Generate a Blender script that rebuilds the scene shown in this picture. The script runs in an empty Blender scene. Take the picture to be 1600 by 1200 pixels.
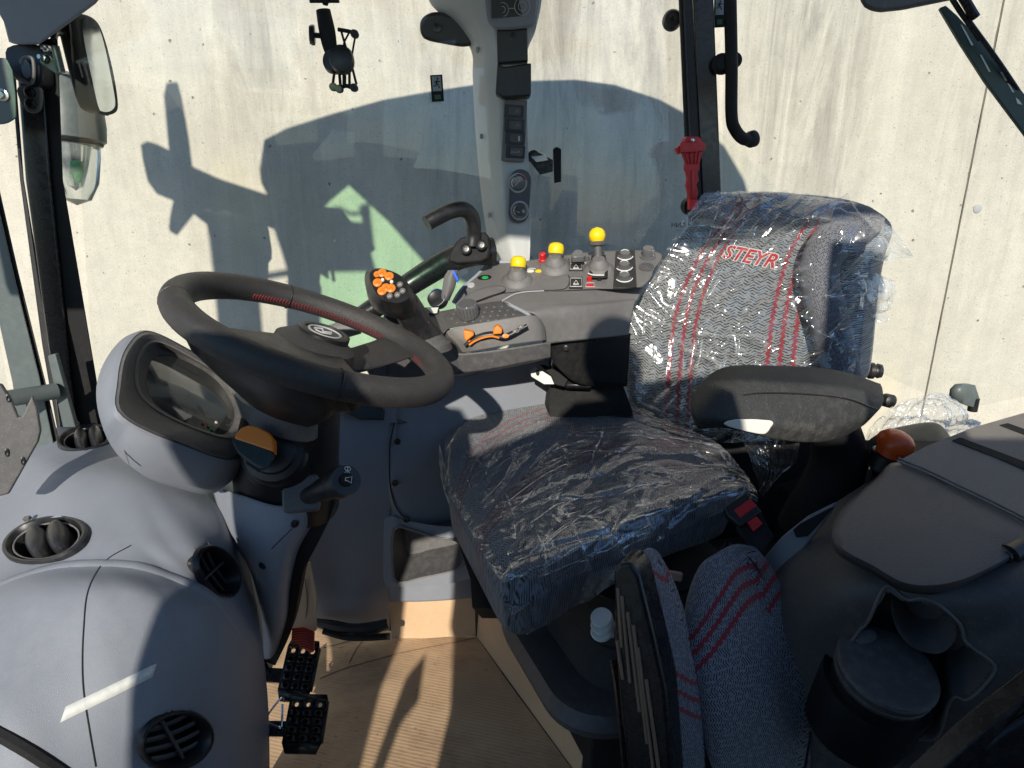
import bpy, math, random
from mathutils import Vector, Matrix, noise
V = Vector
random.seed(7)
R_ = math.radians
scene = bpy.context.scene
col = scene.collection

# ---------------------------------------------------------------- camera
CAM_H, PITCH, FPX = 1.17, R_(17), 1000.0
cam = bpy.data.objects.new('camera', bpy.data.cameras.new('camera'))
col.objects.link(cam)
cam.location = (0, 0, CAM_H)
cam.rotation_euler = (R_(90) - PITCH, 0, 0)
cam.data.sensor_width = 36
cam.data.lens = 36 * FPX / 1600
cam.data.clip_start = 0.02
cam.data.clip_end = 200
scene.camera = cam

# ---------------------------------------------------------------- light
SUN_X, SUN_TAN = 0.10, 0.445            # sunlight travels along (SUN_X, 1, -SUN_TAN)
SD = V((SUN_X, 1, -SUN_TAN)).normalized()
world = bpy.data.worlds.new('World')
scene.world = world
world.use_nodes = True
wn = world.node_tree.nodes; wl = world.node_tree.links
sky = wn.new('ShaderNodeTexSky'); sky.sky_type = 'NISHITA'; sky.sun_disc = False
sky.sun_elevation = math.atan(SUN_TAN); sky.sun_rotation = R_(180 - 5.7)
sky.air_density = 1.2; sky.dust_density = 0.1; sky.ozone_density = 6.0
wl.new(sky.outputs[0], wn['Background'].inputs[0])
wn['Background'].inputs[1].default_value = 0.15
sun = bpy.data.objects.new('sun', bpy.data.lights.new('sun', 'SUN'))
col.objects.link(sun)
sun.data.energy = 5.0; sun.data.angle = R_(0.55); sun.data.color = (1.0, 0.93, 0.80)
sun.rotation_euler = SD.to_track_quat('-Z', 'Y').to_euler()
scene.view_settings.view_transform = 'Standard'
scene.view_settings.look = 'None'
scene.view_settings.gamma = 1
scene.view_settings.use_curve_mapping = False
scene.view_settings.exposure = 0.07
scene.render.engine = 'CYCLES'
scene.cycles.max_bounces = 10
scene.cycles.transparent_max_bounces = 24

# ---------------------------------------------------------------- measuring helpers (photo pixels -> metres)
CT, ST = math.cos(PITCH), math.sin(PITCH)
RIGHT = V((1, 0, 0)); UP = V((0, ST, CT)); FWD = V((0, CT, -ST))
EYE = V((0, 0, CAM_H))
def ray(px, py):
    return RIGHT * ((px - 800) / FPX) + FWD + UP * ((600 - py) / FPX)
def U(px, py, Y):
    d = ray(px, py); return EYE + d * (Y / d.y)
def Zp(px, py, z):
    d = ray(px, py); return EYE + d * ((z - CAM_H) / d.z)
def onp(px, py, P, n):
    d = ray(px, py); return EYE + d * ((P - EYE).dot(n) / d.dot(n))
def size(n, P):                         # n pixels at point P in metres
    return n * (P - EYE).dot(FWD) / FPX
PHI = R_(22)
CR = V((math.cos(PHI), math.sin(PHI), 0))     # towards the rear of the tractor
CTR = V((-math.sin(PHI), math.cos(PHI), 0))   # towards its right-hand side
ZZ = V((0, 0, 1))

# ---------------------------------------------------------------- mesh helpers
def frame(o, z, x=None):
    z = V(z).normalized()
    x = V(x) if x is not None else (V((1, 0, 0)) if abs(z.x) < .9 else V((0, 1, 0)))
    x = (x - z * x.dot(z)).normalized(); y = z.cross(x)
    return Matrix(((x.x, y.x, z.x, o[0]), (x.y, y.y, z.y, o[1]), (x.z, y.z, z.z, o[2]), (0, 0, 0, 1)))
def xf(m, M):
    return ([M @ V(v) for v in m[0]], m[1], m[2] if len(m) > 2 else None)
def join(*ms):
    vs, fs, uv = [], [], []
    for m in ms:
        n = len(vs); vs += list(m[0]); fs += [tuple(i + n for i in f) for f in m[1]]
        uv += list(m[2]) if len(m) > 2 and m[2] else [(0, 0)] * len(m[0])
    return vs, fs, uv
def cr(p0, p1, p2, p3, t):
    t2 = t * t; t3 = t2 * t
    return (p1 * 2 + (p2 - p0) * t + (p0 * 2 - p1 * 5 + p2 * 4 - p3) * t2 + (p1 * 3 - p0 - p2 * 3 + p3) * t3) * .5
def spline(pts, n, closed=False):
    pts = [V(p) for p in pts]; k = len(pts); out = []
    if closed:
        for i in range(k):
            for j in range(n): out.append(cr(pts[i - 1], pts[i], pts[(i + 1) % k], pts[(i + 2) % k], j / n))
        return out
    for i in range(k - 1):
        a = pts[i - 1] if i else pts[0] * 2 - pts[1]
        d = pts[i + 2] if i + 2 < k else pts[-1] * 2 - pts[-2]
        for j in range(n): out.append(cr(a, pts[i], pts[i + 1], d, j / n))
    out.append(pts[-1]); return out
def resample(pts, n, closed=False):
    P = list(pts) + ([pts[0]] if closed else [])
    L = [0]
    for a, b in zip(P, P[1:]): L.append(L[-1] + (b - a).length)
    out = []; j = 0; m = n if closed else n - 1
    for i in range(n):
        s = L[-1] * i / m
        while j < len(P) - 2 and L[j + 1] < s: j += 1
        t = (s - L[j]) / max(1e-9, L[j + 1] - L[j]); out.append(P[j].lerp(P[j + 1], min(1, max(0, t))))
    return out
def grid_faces(nu, nv, closed_u=False):
    f = []
    W = nu
    for j in range(nv - 1):
        for i in range(nu if closed_u else nu - 1):
            a = j * W + i; b = j * W + (i + 1) % W
            f.append((a, b, b + W, a + W))
    return f
def net(rows, nu, nv):
    """smooth surface through rows of control points -> nv lists of nu points"""
    cs = [spline(r, max(2, nu // (len(r) - 1)) + 1) for r in rows]
    cs = [resample(c, nu) for c in cs]
    cols = []
    for i in range(nu):
        cols.append(resample(spline([c[i] for c in cs], max(2, nv // (len(rows) - 1)) + 1), nv))
    return [[cols[i][j] for i in range(nu)] for j in range(nv)]
def normals(G):
    nv, nu = len(G), len(G[0]); N = []
    for j in range(nv):
        r = []
        for i in range(nu):
            a = G[j][min(i + 1, nu - 1)] - G[j][max(i - 1, 0)]; b = G[min(j + 1, nv - 1)][i] - G[max(j - 1, 0)][i]
            n = a.cross(b); r.append(n.normalized() if n.length > 1e-12 else V((0, 0, 1)))
        N.append(r)
    return N
def uvgrid(G):
    nv, nu = len(G), len(G[0])
    W = sum((G[nv // 2][i + 1] - G[nv // 2][i]).length for i in range(nu - 1))
    H = sum((G[j + 1][nu // 2] - G[j][nu // 2]).length for j in range(nv - 1))
    return [(i / (nu - 1) * W, j / (nv - 1) * H) for j in range(nv) for i in range(nu)]
def patch(rows, nu=30, nv=30, disp=None):
    G = net(rows, nu, nv)
    uv = uvgrid(G)
    if disp:
        N = normals(G)
        G = [[G[j][i] + N[j][i] * disp(uv[j * nu + i][0], uv[j * nu + i][1], i / (nu - 1), j / (nv - 1)) for i in range(nu)] for j in range(nv)]
    return [p for r in G for p in r], grid_faces(nu, nv), uv
def pillow(rows, vec, nu=36, nv=36, p=5, front=.5, disp=None):
    """closed cushion: front surface through the net, rounded edges, thickness vec behind it"""
    G = net(rows, nu, nv); uv = uvgrid(G); vec = V(vec)
    def prof(i, j):
        a = abs(2 * i / (nu - 1) - 1); b = abs(2 * j / (nv - 1) - 1)
        r = min(1, (a ** p + b ** p) ** (1 / p)) if max(a, b) < 1 else 1
        return max(0, 1 - r ** p) ** (1 / p) if max(a, b) < 1 else 0
    N = normals(G)
    F, B = [], []
    for j in range(nv):
        for i in range(nu):
            q = prof(i, j); P = G[j][i]
            d = disp(uv[j * nu + i][0], uv[j * nu + i][1], i / (nu - 1), j / (nv - 1)) if disp else 0
            F.append(P + vec * (front * (1 - q)) - vec.normalized() * d * q); B.append(P + vec * (front + (1 - front) * q))
    f = grid_faces(nu, nv); n = nu * nv
    f2 = [tuple(reversed([k + n for k in a])) for a in f]
    vs = F + B; fs = f + f2
    e = [i for i in range(nu)] + [j * nu + nu - 1 for j in range(1, nv)] + [(nv - 1) * nu + i for i in range(nu - 2, -1, -1)] + [j * nu for j in range(nv - 2, 0, -1)]
    for a, b in zip(e, e[1:] + e[:1]): fs.append((b, a, a + n, b + n))
    return vs, fs, uv + uv
def tube(pts, r, seg=12, sm=6, closed=False, sec=None, up=None, caps=True):
    """sweep; sec = list of (x,y) unit section instead of a circle"""
    if sm:
        k = len(pts); P = spline(pts, sm, closed)
        if isinstance(r, (list, tuple)):
            RR = [v.x for v in spline([V((a, 0, 0)) for a in r], sm, closed)]
        else: RR = [r] * len(P)
    else:
        P = [V(p) for p in pts]; RR = list(r) if isinstance(r, (list, tuple)) else [r] * len(P)
    n = len(P)
    sec = sec or [(math.cos(2 * math.pi * i / seg), math.sin(2 * math.pi * i / seg)) for i in range(seg)]
    seg = len(sec); vs = []; uv = []; x = None; L = 0
    for i in range(n):
        t = (P[(i + 1) % n] - P[i - 1]) if closed else (P[min(i + 1, n - 1)] - P[max(i - 1, 0)])
        t = t.normalized()
        if up is not None: x = V(up)
        elif x is None: x = V((0, 0, 1)) if abs(t.z) < .9 else V((1, 0, 0))
        x = (x - t * x.dot(t)).normalized(); y = t.cross(x)
        if i: L += (P[i] - P[i - 1]).length
        for k, (a, b) in enumerate(sec): vs.append(P[i] + (x * a + y * b) * RR[i]); uv.append((k / seg, L))
    fs = []
    for j in range(n if closed else n - 1):
        for i in range(seg):
            a = j * seg + i; b = j * seg + (i + 1) % seg; c = ((j + 1) % n) * seg
            fs.append((a, b, c + (i + 1) % seg, c + i))
    if caps and not closed:
        fs.append(tuple(range(seg - 1, -1, -1))); fs.append(tuple(range((n - 1) * seg, n * seg)))
    return vs, fs, uv
def lathe(M, prof, seg=32, sx=1, sy=1):
    vs = []; n = len(prof)
    for r, h in prof:
        for i in range(seg):
            a = 2 * math.pi * i / seg; vs.append(M @ V((r * math.cos(a) * sx, r * math.sin(a) * sy, h)))
    fs = grid_faces(seg, n, True)
    if prof[0][0] > 1e-5: fs.append(tuple(range(seg - 1, -1, -1)))
    if prof[-1][0] > 1e-5: fs.append(tuple(range((n - 1) * seg, n * seg)))
    return vs, fs, None
def extr(pts, vec):
    pts = [V(p) for p in pts]; n = len(pts); vec = V(vec)
    vs = pts + [p + vec for p in pts]
    fs = [tuple(range(n)), tuple(range(2 * n - 1, n - 1, -1))]
    for i in range(n):
        j = (i + 1) % n; fs.append((i, i + n, j + n, j))
    return vs, fs, None
def slab(outline, P, n, t, sm=0):
    """outline in photo pixels on the plane (P, n); thickness t away from the viewer"""
    n = V(n).normalized()
    pts = [onp(a, b, P, n) for a, b in outline]
    if sm: pts = spline(pts, sm, True)
    s = -1 if n.dot(EYE - P) > 0 else 1
    return extr(pts, n * (s * t))
def rings(rs, n=48, cap0=True, cap1=True, sm=6):
    """loft closed rings given as lists of 3-D points that start at matching places"""
    R = [resample(spline(r, sm, True) if sm else [V(p) for p in r], n, True) for r in rs]
    vs = [p for r in R for p in r]; fs = grid_faces(n, len(R), True)
    if cap0: fs.append(tuple(range(n - 1, -1, -1)))
    if cap1: fs.append(tuple(range((len(R) - 1) * n, len(R) * n)))
    uv = [(i / n, j / len(R)) for j in range(len(R)) for i in range(n)]
    return vs, fs, uv
def cuboid(M, sx, sy, sz):
    vs = [M @ V((x * sx / 2, y * sy / 2, z * sz / 2)) for z in (-1, 1) for y in (-1, 1) for x in (-1, 1)]
    return vs, [(0, 2, 3, 1), (4, 5, 7, 6), (0, 1, 5, 4), (2, 6, 7, 3), (0, 4, 6, 2), (1, 3, 7, 5)], None
def rrect(w, h, r, n=5):
    out = []
    for cx, cy, a0 in ((w / 2 - r, h / 2 - r, 0), (-w / 2 + r, h / 2 - r, 90), (-w / 2 + r, -h / 2 + r, 180), (w / 2 - r, -h / 2 + r, 270)):
        for k in range(n): 
            a = R_(a0 + 90 * k / (n - 1)); out.append((cx + r * math.cos(a), cy + r * math.sin(a)))
    return out
def rbox(M, w, h, t, r, ch=.0):
    """rounded-corner plate centred on M, from z=0 to z=t"""
    o = rrect(w, h, r); k = 1 - 2 * ch / max(w, h)
    lv = [(1, 0), (1, t - ch), (k, t)] if ch else [(1, 0), (1, t)]
    vs = [M @ V((x * s, y * s, z)) for s, z in lv for x, y in o]; n = len(o)
    fs = grid_faces(n, len(lv), True) + [tuple(range(n - 1, -1, -1)), tuple(range((len(lv) - 1) * n, len(lv) * n))]
    return vs, fs, None
def text(s, M, h, t=.0006, shear=0, bold=0):
    c = bpy.data.curves.new('txt', 'FONT'); c.body = s; c.size = h; c.extrude = t; c.shear = shear; c.offset = bold
    c.align_x = 'CENTER'; c.align_y = 'CENTER'; c.resolution_u = 3
    o = bpy.data.objects.new('txt', c); col.objects.link(o)
    dg = bpy.context.evaluated_depsgraph_get(); dg.update()
    m = bpy.data.meshes.new_from_object(o.evaluated_get(dg))
    r = ([M @ v.co for v in m.vertices], [tuple(p.vertices) for p in m.polygons], None)
    bpy.data.objects.remove(o); bpy.data.curves.remove(c); bpy.data.meshes.remove(m)
    return r

# ---------------------------------------------------------------- objects
def thing(name, label, cat, loc, group=None):
    o = bpy.data.objects.new(name, None); o.empty_display_size = .05
    o.location = loc; col.objects.link(o)
    o['label'] = label; o['category'] = cat
    if group: o['group'] = group
    return o
ORG = {}
def org(o):
    p = V((0, 0, 0))
    while o is not None: p += o.location; o = o.parent
    return p
def ob(name, m, mat, parent=None, label=None, cat=None, kind=None, group=None, bevel=0, solid=0, sub=0, smooth=True, ang=38, flip=False):
    vs = [V(v) for v in m[0]]
    me = bpy.data.meshes.new(name)
    if parent is not None: base = org(parent); loc = V((0, 0, 0))
    else:
        base = V((sum(v.x for v in vs) / len(vs), sum(v.y for v in vs) / len(vs), min(v.z for v in vs))); loc = base
    me.from_pydata([v - base for v in vs], [], m[1])
    uv = m[2] if len(m) > 2 else None
    if uv:
        l = me.uv_layers.new(name='UVMap')
        for lp in me.loops: l.data[lp.index].uv = uv[lp.vertex_index]
    me.validate(); me.update()
    if smooth:
        me.shade_smooth(); me.set_sharp_from_angle(angle=R_(ang))
    me.materials.append(mat)
    o = bpy.data.objects.new(name, me); o.location = loc; col.objects.link(o); o.parent = parent
    if label: o['label'] = label
    if cat: o['category'] = cat
    if kind: o['kind'] = kind
    if group: o['group'] = group
    if solid:
        s = o.modifiers.new('s', 'SOLIDIFY'); s.thickness = solid
        k = sum(1 if pl_.normal.dot(EYE - (me.vertices[pl_.vertices[0]].co + base)) > 0 else -1 for pl_ in me.polygons)
        s.offset = -1 if k > 0 else 1
    if bevel:
        b = o.modifiers.new('b', 'BEVEL'); b.width = bevel; b.segments = 3; b.limit_method = 'ANGLE'; b.angle_limit = R_(35)
    if sub:
        s = o.modifiers.new('u', 'SUBSURF'); s.levels = sub; s.render_levels = sub
    return o

# ---------------------------------------------------------------- materials
class NT:
    def __init__(s, name):
        s.m = bpy.data.materials.new(name); s.m.use_nodes = True; s.t = s.m.node_tree
        s.n = s.t.nodes; s.b = s.n['Principled BSDF']; s.out = s.n['Material Output']
    def new(s, ty, **kw):
        n = s.n.new('ShaderNode' + ty)
        for k, v in kw.items():
            if k[0] == 'i' and k[1:].isdigit(): s.put(n.inputs[int(k[1:])], v)
            elif hasattr(n, k): setattr(n, k, v)
            else: s.put(n.inputs[k], v)
        return n
    def put(s, sock, v):
        if isinstance(v, bpy.types.NodeSocket): s.t.links.new(v, sock)
        elif isinstance(v, bpy.types.Node): s.t.links.new(v.outputs[0], sock)
        else: sock.default_value = v
    def math(s, op, a, b=0, c=0, clamp=False):
        n = s.new('Math', operation=op, i0=a, i1=b); n.use_clamp = clamp
        if op in ('MULTIPLY_ADD', 'SMOOTH_MIN', 'WRAP', 'COMPARE'): s.put(n.inputs[2], c)
        return n.outputs[0]
    def mix(s, f, a, b):
        n = s.n.new('ShaderNodeMix'); n.data_type = 'RGBA'
        s.put(n.inputs[0], f); s.put(n.inputs[6], a); s.put(n.inputs[7], b); return n.outputs[2]
    def ramp(s, f, stops, interp='LINEAR'):
        n = s.new('ValToRGB'); s.put(n.inputs[0], f); e = n.color_ramp.elements; n.color_ramp.interpolation = interp
        while len(e) < len(stops): e.new(.5)
        for el, (p, c) in zip(e, stops):
            el.position = p; el.color = (c, c, c, 1) if isinstance(c, (int, float)) else (*c, 1)
        return n.outputs[0]
    def coord(s, which='Object', scale=(1, 1, 1), rot=(0, 0, 0), loc=(0, 0, 0)):
        t = s.new('TexCoord'); m = s.new('Mapping'); s.put(m.inputs[0], t.outputs[which])
        m.inputs['Scale'].default_value = scale; m.inputs['Rotation'].default_value = rot; m.inputs['Location'].default_value = loc
        return m.outputs[0]
    def noise(s, c, scale, detail=3, rough=.5, dist=0):
        n = s.new('TexNoise', Scale=scale, Detail=detail, Roughness=rough, Distortion=dist); s.put(n.inputs['Vector'], c); return n.outputs[0]
    def bump(s, h, strength=.2, dist=.01, prev=None):
        n = s.new('Bump', Strength=strength, Distance=dist); s.put(n.inputs['Height'], h)
        if prev is not None: s.put(n.inputs['Normal'], prev)
        return n.outputs[0]
def pl(name, c, rough=.5, metal=0, grain=.12, gscale=900, var=.12, spec=.5, dust=.0, coat=0):
    """moulded plastic / paint: fine grain, slight blotches, rubbed gloss and a little dust"""
    t = NT(name); co = t.coord()
    n1 = t.noise(co, 9, 4); n2 = t.noise(co, gscale, 1); n3 = t.noise(co, 60, 4, .6)
    base = t.mix(n1, tuple(x * (1 - var) for x in c) + (1,), tuple(min(1, x * (1 + var)) for x in c) + (1,))
    if dust:
        d = t.ramp(t.math('MULTIPLY', n3, t.noise(co, 4, 2)), [(.22, 0), (.42, dust)])
        base = t.mix(d, base, (.42, .40, .36, 1))
        sp = t.ramp(t.noise(co, 420, 1), [(.70, 0), (.74, dust * 1.6)])
        base = t.mix(sp, base, (.5, .48, .44, 1))
    t.put(t.b.inputs['Base Color'], base)
    t.put(t.b.inputs['Roughness'], t.ramp(n3, [(.3, max(.04, rough - .07)), (.7, min(1, rough + .08))]))
    t.b.inputs['Metallic'].default_value = metal
    t.b.inputs['Specular IOR Level'].default_value = spec
    if coat: t.b.inputs['Coat Weight'].default_value = coat
    if grain: t.put(t.b.inputs['Normal'], t.bump(n2, grain, .002))
    return t.m
M = {}
M['grey'] = pl('grey_trim', (.215, .231, .270), .55, dust=.10, grain=.30, gscale=1100)
M['greylt'] = pl('light_grey_trim', (.32, .335, .37), .55, dust=.05, grain=.2)
M['pillar'] = pl('pillar_trim', (.50, .51, .50), .55, grain=.2, dust=.05)
M['dark'] = pl('dark_trim', (.080, .077, .080), .48, dust=.16, grain=.3, gscale=1000)
M['mid'] = pl('charcoal_trim', (.150, .143, .142), .5, dust=.14, grain=.3, gscale=1000)
M['black'] = pl('black_plastic', (.012, .012, .014), .38, dust=.04)
M['matte'] = pl('matt_black', (.010, .010, .011), .7, dust=.03, spec=.3)
M['blackm'] = pl('black_painted_steel', (.014, .014, .016), .27, grain=.03, dust=.03)
M['pedal'] = pl('pedal_steel', (.012, .011, .011), .33, grain=.1, dust=.06)
M['rubber'] = pl('rubber', (.022, .022, .024), .62, grain=.4, gscale=500, dust=.05)
M['leather'] = pl('wheel_leather', (.034, .032, .033), .5, grain=.6, gscale=700, dust=.03, var=.06)
M['arm'] = pl('armrest_skin', (.030, .030, .030), .6, grain=.9, gscale=420, dust=.12)
M['yellow'] = pl('yellow_plastic', (.88, .60, .005), .35, grain=.05, var=.04)
M['orange'] = pl('orange_plastic', (.80, .22, .02), .42, grain=.1, var=.05)
M['orangered'] = pl('orange_red_plastic', (.75, .11, .02), .3, grain=.05, var=.05)
M['red'] = pl('red_plastic', (.55, .015, .02), .4, grain=.1, var=.08)
M['redpedal'] = pl('red_rubber', (.70, .07, .02), .5, grain=.2)
M['stitch'] = pl('red_thread', (.26, .014, .025), .7, grain=0)
M['white'] = pl('white_paint', (.78, .78, .76), .5, grain=.05, var=.03)
M['cream'] = pl('cream_plastic', (.70, .69, .64), .45, grain=.05, var=.03)
M['blue'] = pl('blue_plastic', (.02, .12, .75), .35, grain=0)
M['green'] = pl('green_plastic', (.02, .35, .08), .3, grain=0)
M['steel'] = pl('zinc_steel', (.62, .62, .60), .22, 1, grain=.05)
M['chrome'] = pl('polished_steel', (.75, .75, .74), .12, 1, grain=0)
M['smoke'] = pl('smoked_knob', (.10, .10, .105), .12, grain=0, coat=.6)
M['frame'] = pl('grey_steel', (.10, .12, .12), .4, dust=.1)
M['ground'] = pl('yard_concrete', (.10, .10, .105), .9, gscale=60, dust=0)
M['silver'] = pl('silver_plastic', (.45, .45, .46), .35, grain=.05)

def glass(name, tint, refl=.9, ior=1.45, streak=.0, haze=0):
    t = NT(name); t.n.remove(t.b)
    tr = t.new('BsdfTransparent', Color=(*tint, 1)); gl = t.new('BsdfGlossy', Roughness=.015)
    lw = t.new('LayerWeight', Blend=.5)
    f = t.math('MULTIPLY_ADD', t.math('POWER', lw.outputs['Facing'], 5), .6 * refl, .035 * refl)
    mx = t.new('MixShader', i0=f, i1=tr.outputs[0], i2=gl.outputs[0])
    out = mx.outputs[0]
    if haze:
        co = t.coord(); n = t.noise(co, 5, 5, .6, 1.5)
        d = t.new('BsdfDiffuse', Color=(.8, .82, .8, 1))
        out = t.new('MixShader', i0=t.ramp(n, [(.45, haze * .3), (.75, haze)]), i1=out, i2=d.outputs[0]).outputs[0]
    t.put(t.out.inputs[0], out); return t.m
M['glass'] = glass('window_glass', (.975, .985, .985), .9, haze=.005)
M['tint'] = glass('green_tinted_glass', (.77, .985, .82), .5)
M['mirror'] = pl('mirror_glass', (.80, .86, .86), .02, 1, grain=0, var=0)
M['screen'] = pl('dark_screen', (.05, .055, .055), .05, grain=0, var=.05, spec=1, coat=1)
t = NT('clear_lens'); t.b.inputs['Transmission Weight'].default_value = .85; t.b.inputs['Roughness'].default_value = .06
t.b.inputs['Base Color'].default_value = (.85, .9, .87, 1); M['lens'] = t.m

def concrete():
    t = NT('concrete'); co = t.coord(); sep = t.new('SeparateXYZ', i0=co)
    big = t.noise(co, 1.1, 5, .6); fine = t.noise(co, 14, 6, .65); grit = t.noise(co, 160, 2)
    base = t.mix(t.ramp(big, [(.3, 0), (.7, 1)]), (.585, .54, .445, 1), (.665, .625, .53, 1))
    base = t.mix(t.math('MULTIPLY', t.ramp(fine, [(.42, 0), (.75, 1)]), .55), base, (.45, .435, .38, 1))
    base = t.mix(t.math('MULTIPLY', t.ramp(grit, [(.35, 1), (.6, 0)]), .28), base, (.36, .34, .29, 1))
    # rain streaks: long thin vertical noise, only where water runs
    st = t.noise(t.coord(scale=(7, 7, .8)), 1.0, 7, .68, 1.1); st2 = t.noise(t.coord(scale=(30, 30, 2.6)), 1.0, 5, .7, .9)
    lo = t.ramp(t.noise(t.coord(scale=(1, 1, .12), loc=(3.1, 0, 0)), 1.7, 2), [(.36, 0), (.58, 1)])
    x = t.math('MULTIPLY_ADD', sep.outputs[0], 1 / 6, .5)
    g = t.ramp(x, [(0, .25), (.30, .3), (.345, .7), (.40, .2), (.455, .75), (.49, .35), (.525, 1), (.555, .6), (.58, .9), (.62, .25), (.685, .95), (.71, .8), (.74, .2), (.83, .5), (.86, .2)])
    zz = t.ramp(t.math('MULTIPLY_ADD', sep.outputs[2], 1 / 6, 0), [(.30, .35), (.48, 1), (.6, 1)])
    k = t.math('MULTIPLY', t.math('MULTIPLY', g, zz), t.math('MULTIPLY', t.ramp(st, [(.36, 0), (.56, 1)]), t.ramp(st2, [(.25, .35), (.7, 1)])))
    base = t.mix(t.math('MULTIPLY', k, .95, clamp=True), base, (.20, .182, .155, 1))
    base = t.mix(t.math('MULTIPLY', t.math('MULTIPLY', lo, t.ramp(st2, [(.5, 0), (.8, 1)])), .16), base, (.38, .35, .30, 1))
    wv_ = t.new('VectorMath', operation='MULTIPLY_ADD', i0=t.new('TexNoise', Scale=30.0).outputs[1], i1=(.05, .05, .05), i2=co)
    v = t.new('TexVoronoi', Scale=19.0); t.put(v.inputs['Vector'], wv_.outputs[0])
    rnd = t.noise(co, 31, 1)
    pit = t.math('MULTIPLY', t.ramp(v.outputs['Distance'], [(.06, 1), (.13, 0)]), t.ramp(rnd, [(.57, 0), (.62, 1)]))
    base = t.mix(t.math('MULTIPLY', pit, .75), base, (.14, .13, .11, 1))
    v2 = t.new('TexVoronoi', Scale=70.0); t.put(v2.inputs['Vector'], co)
    pit2 = t.math('MULTIPLY', t.ramp(v2.outputs['Distance'], [(.10, 1), (.2, 0)]), t.ramp(t.noise(co, 47, 1), [(.49, 0), (.55, 1)]))
    base = t.mix(t.math('MULTIPLY', pit2, .75), base, (.24, .23, .19, 1))
    yel = t.ramp(t.noise(t.coord(scale=(1, 1, .5), loc=(7, 2, 1)), 2.3, 3), [(.62, 0), (.75, .35)])
    base = t.mix(yel, base, (.68, .60, .38, 1))
    t.put(t.b.inputs['Base Color'], base); t.b.inputs['Roughness'].default_value = .92
    h = t.math('SUBTRACT', t.math('MULTIPLY_ADD', grit, .15, fine), t.math('MULTIPLY', pit, 2))
    t.put(t.b.inputs['Normal'], t.bump(h, .6, .008)); return t.m
M['concrete'] = concrete()

def fabric(name, stripes=(), sw=.010, base=(.20, .21, .225), dark=(.018, .018, .022), sc=1.0, axis=0, slant=0, red=(.33, .03, .045)):
    """woven cloth: short black zigzag threads on grey, with jagged red stripes; UVs are metres"""
    t = NT(name); co = t.coord('UV'); sep = t.new('SeparateXYZ', i0=co)
    u = sep.outputs[axis]; v = sep.outputs[1 - axis]
    w = .011 * sc
    zig = t.math('PINGPONG', u, w); zig = t.math('MULTIPLY', zig, .55)
    row = t.math('ADD', v, zig)
    rowf = t.math('FRACT', t.math('DIVIDE', row, .0052 * sc))
    thread = t.ramp(rowf, [(.0, 1), (.30, 1), (.42, 0), (.90, 0), (1, 1)])
    gate = t.ramp(t.noise(t.coord('UV', scale=(95 / sc, 190 / sc, 1)), 1, 1), [(.40, 0), (.5, 1)])
    f = t.math('MULTIPLY', thread, gate)
    fib = t.noise(t.coord('UV', scale=(900, 900, 1)), 1, 2)
    ch = t.new('TexChecker', Scale=300 / sc); t.put(ch.inputs['Vector'], co)
    c = t.mix(fib, tuple(x * .75 for x in base) + (1,), tuple(x * 1.45 for x in base) + (1,))
    c = t.mix(t.math('MULTIPLY', ch.outputs['Fac'], .35), c, (*[x * .45 for x in base], 1))
    if stripes:
        jag = t.math('MULTIPLY_ADD', t.math('PINGPONG', v, .006 * sc), .7, t.math('MULTIPLY_ADD', v, slant, 0))
        uu = t.math('ADD', u, jag); tot = None
        for s0 in stripes:
            d = t.math('LESS_THAN', t.math('ABSOLUTE', t.math('SUBTRACT', uu, s0)), sw * .5)
            tot = d if tot is None else t.math('MAXIMUM', tot, d)
        c = t.mix(tot, c, (*red, 1))
        f = t.math('MULTIPLY', f, t.math('MULTIPLY_ADD', tot, -.6, 1))
    c = t.mix(f, c, (*dark, 1))
    t.put(t.b.inputs['Base Color'], c); t.b.inputs['Roughness'].default_value = .9
    t.b.inputs['Sheen Weight'].default_value = .25
    t.put(t.b.inputs['Normal'], t.bump(t.math('MULTIPLY_ADD', f, -1, fib), .55, .0015)); return t.m

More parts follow.
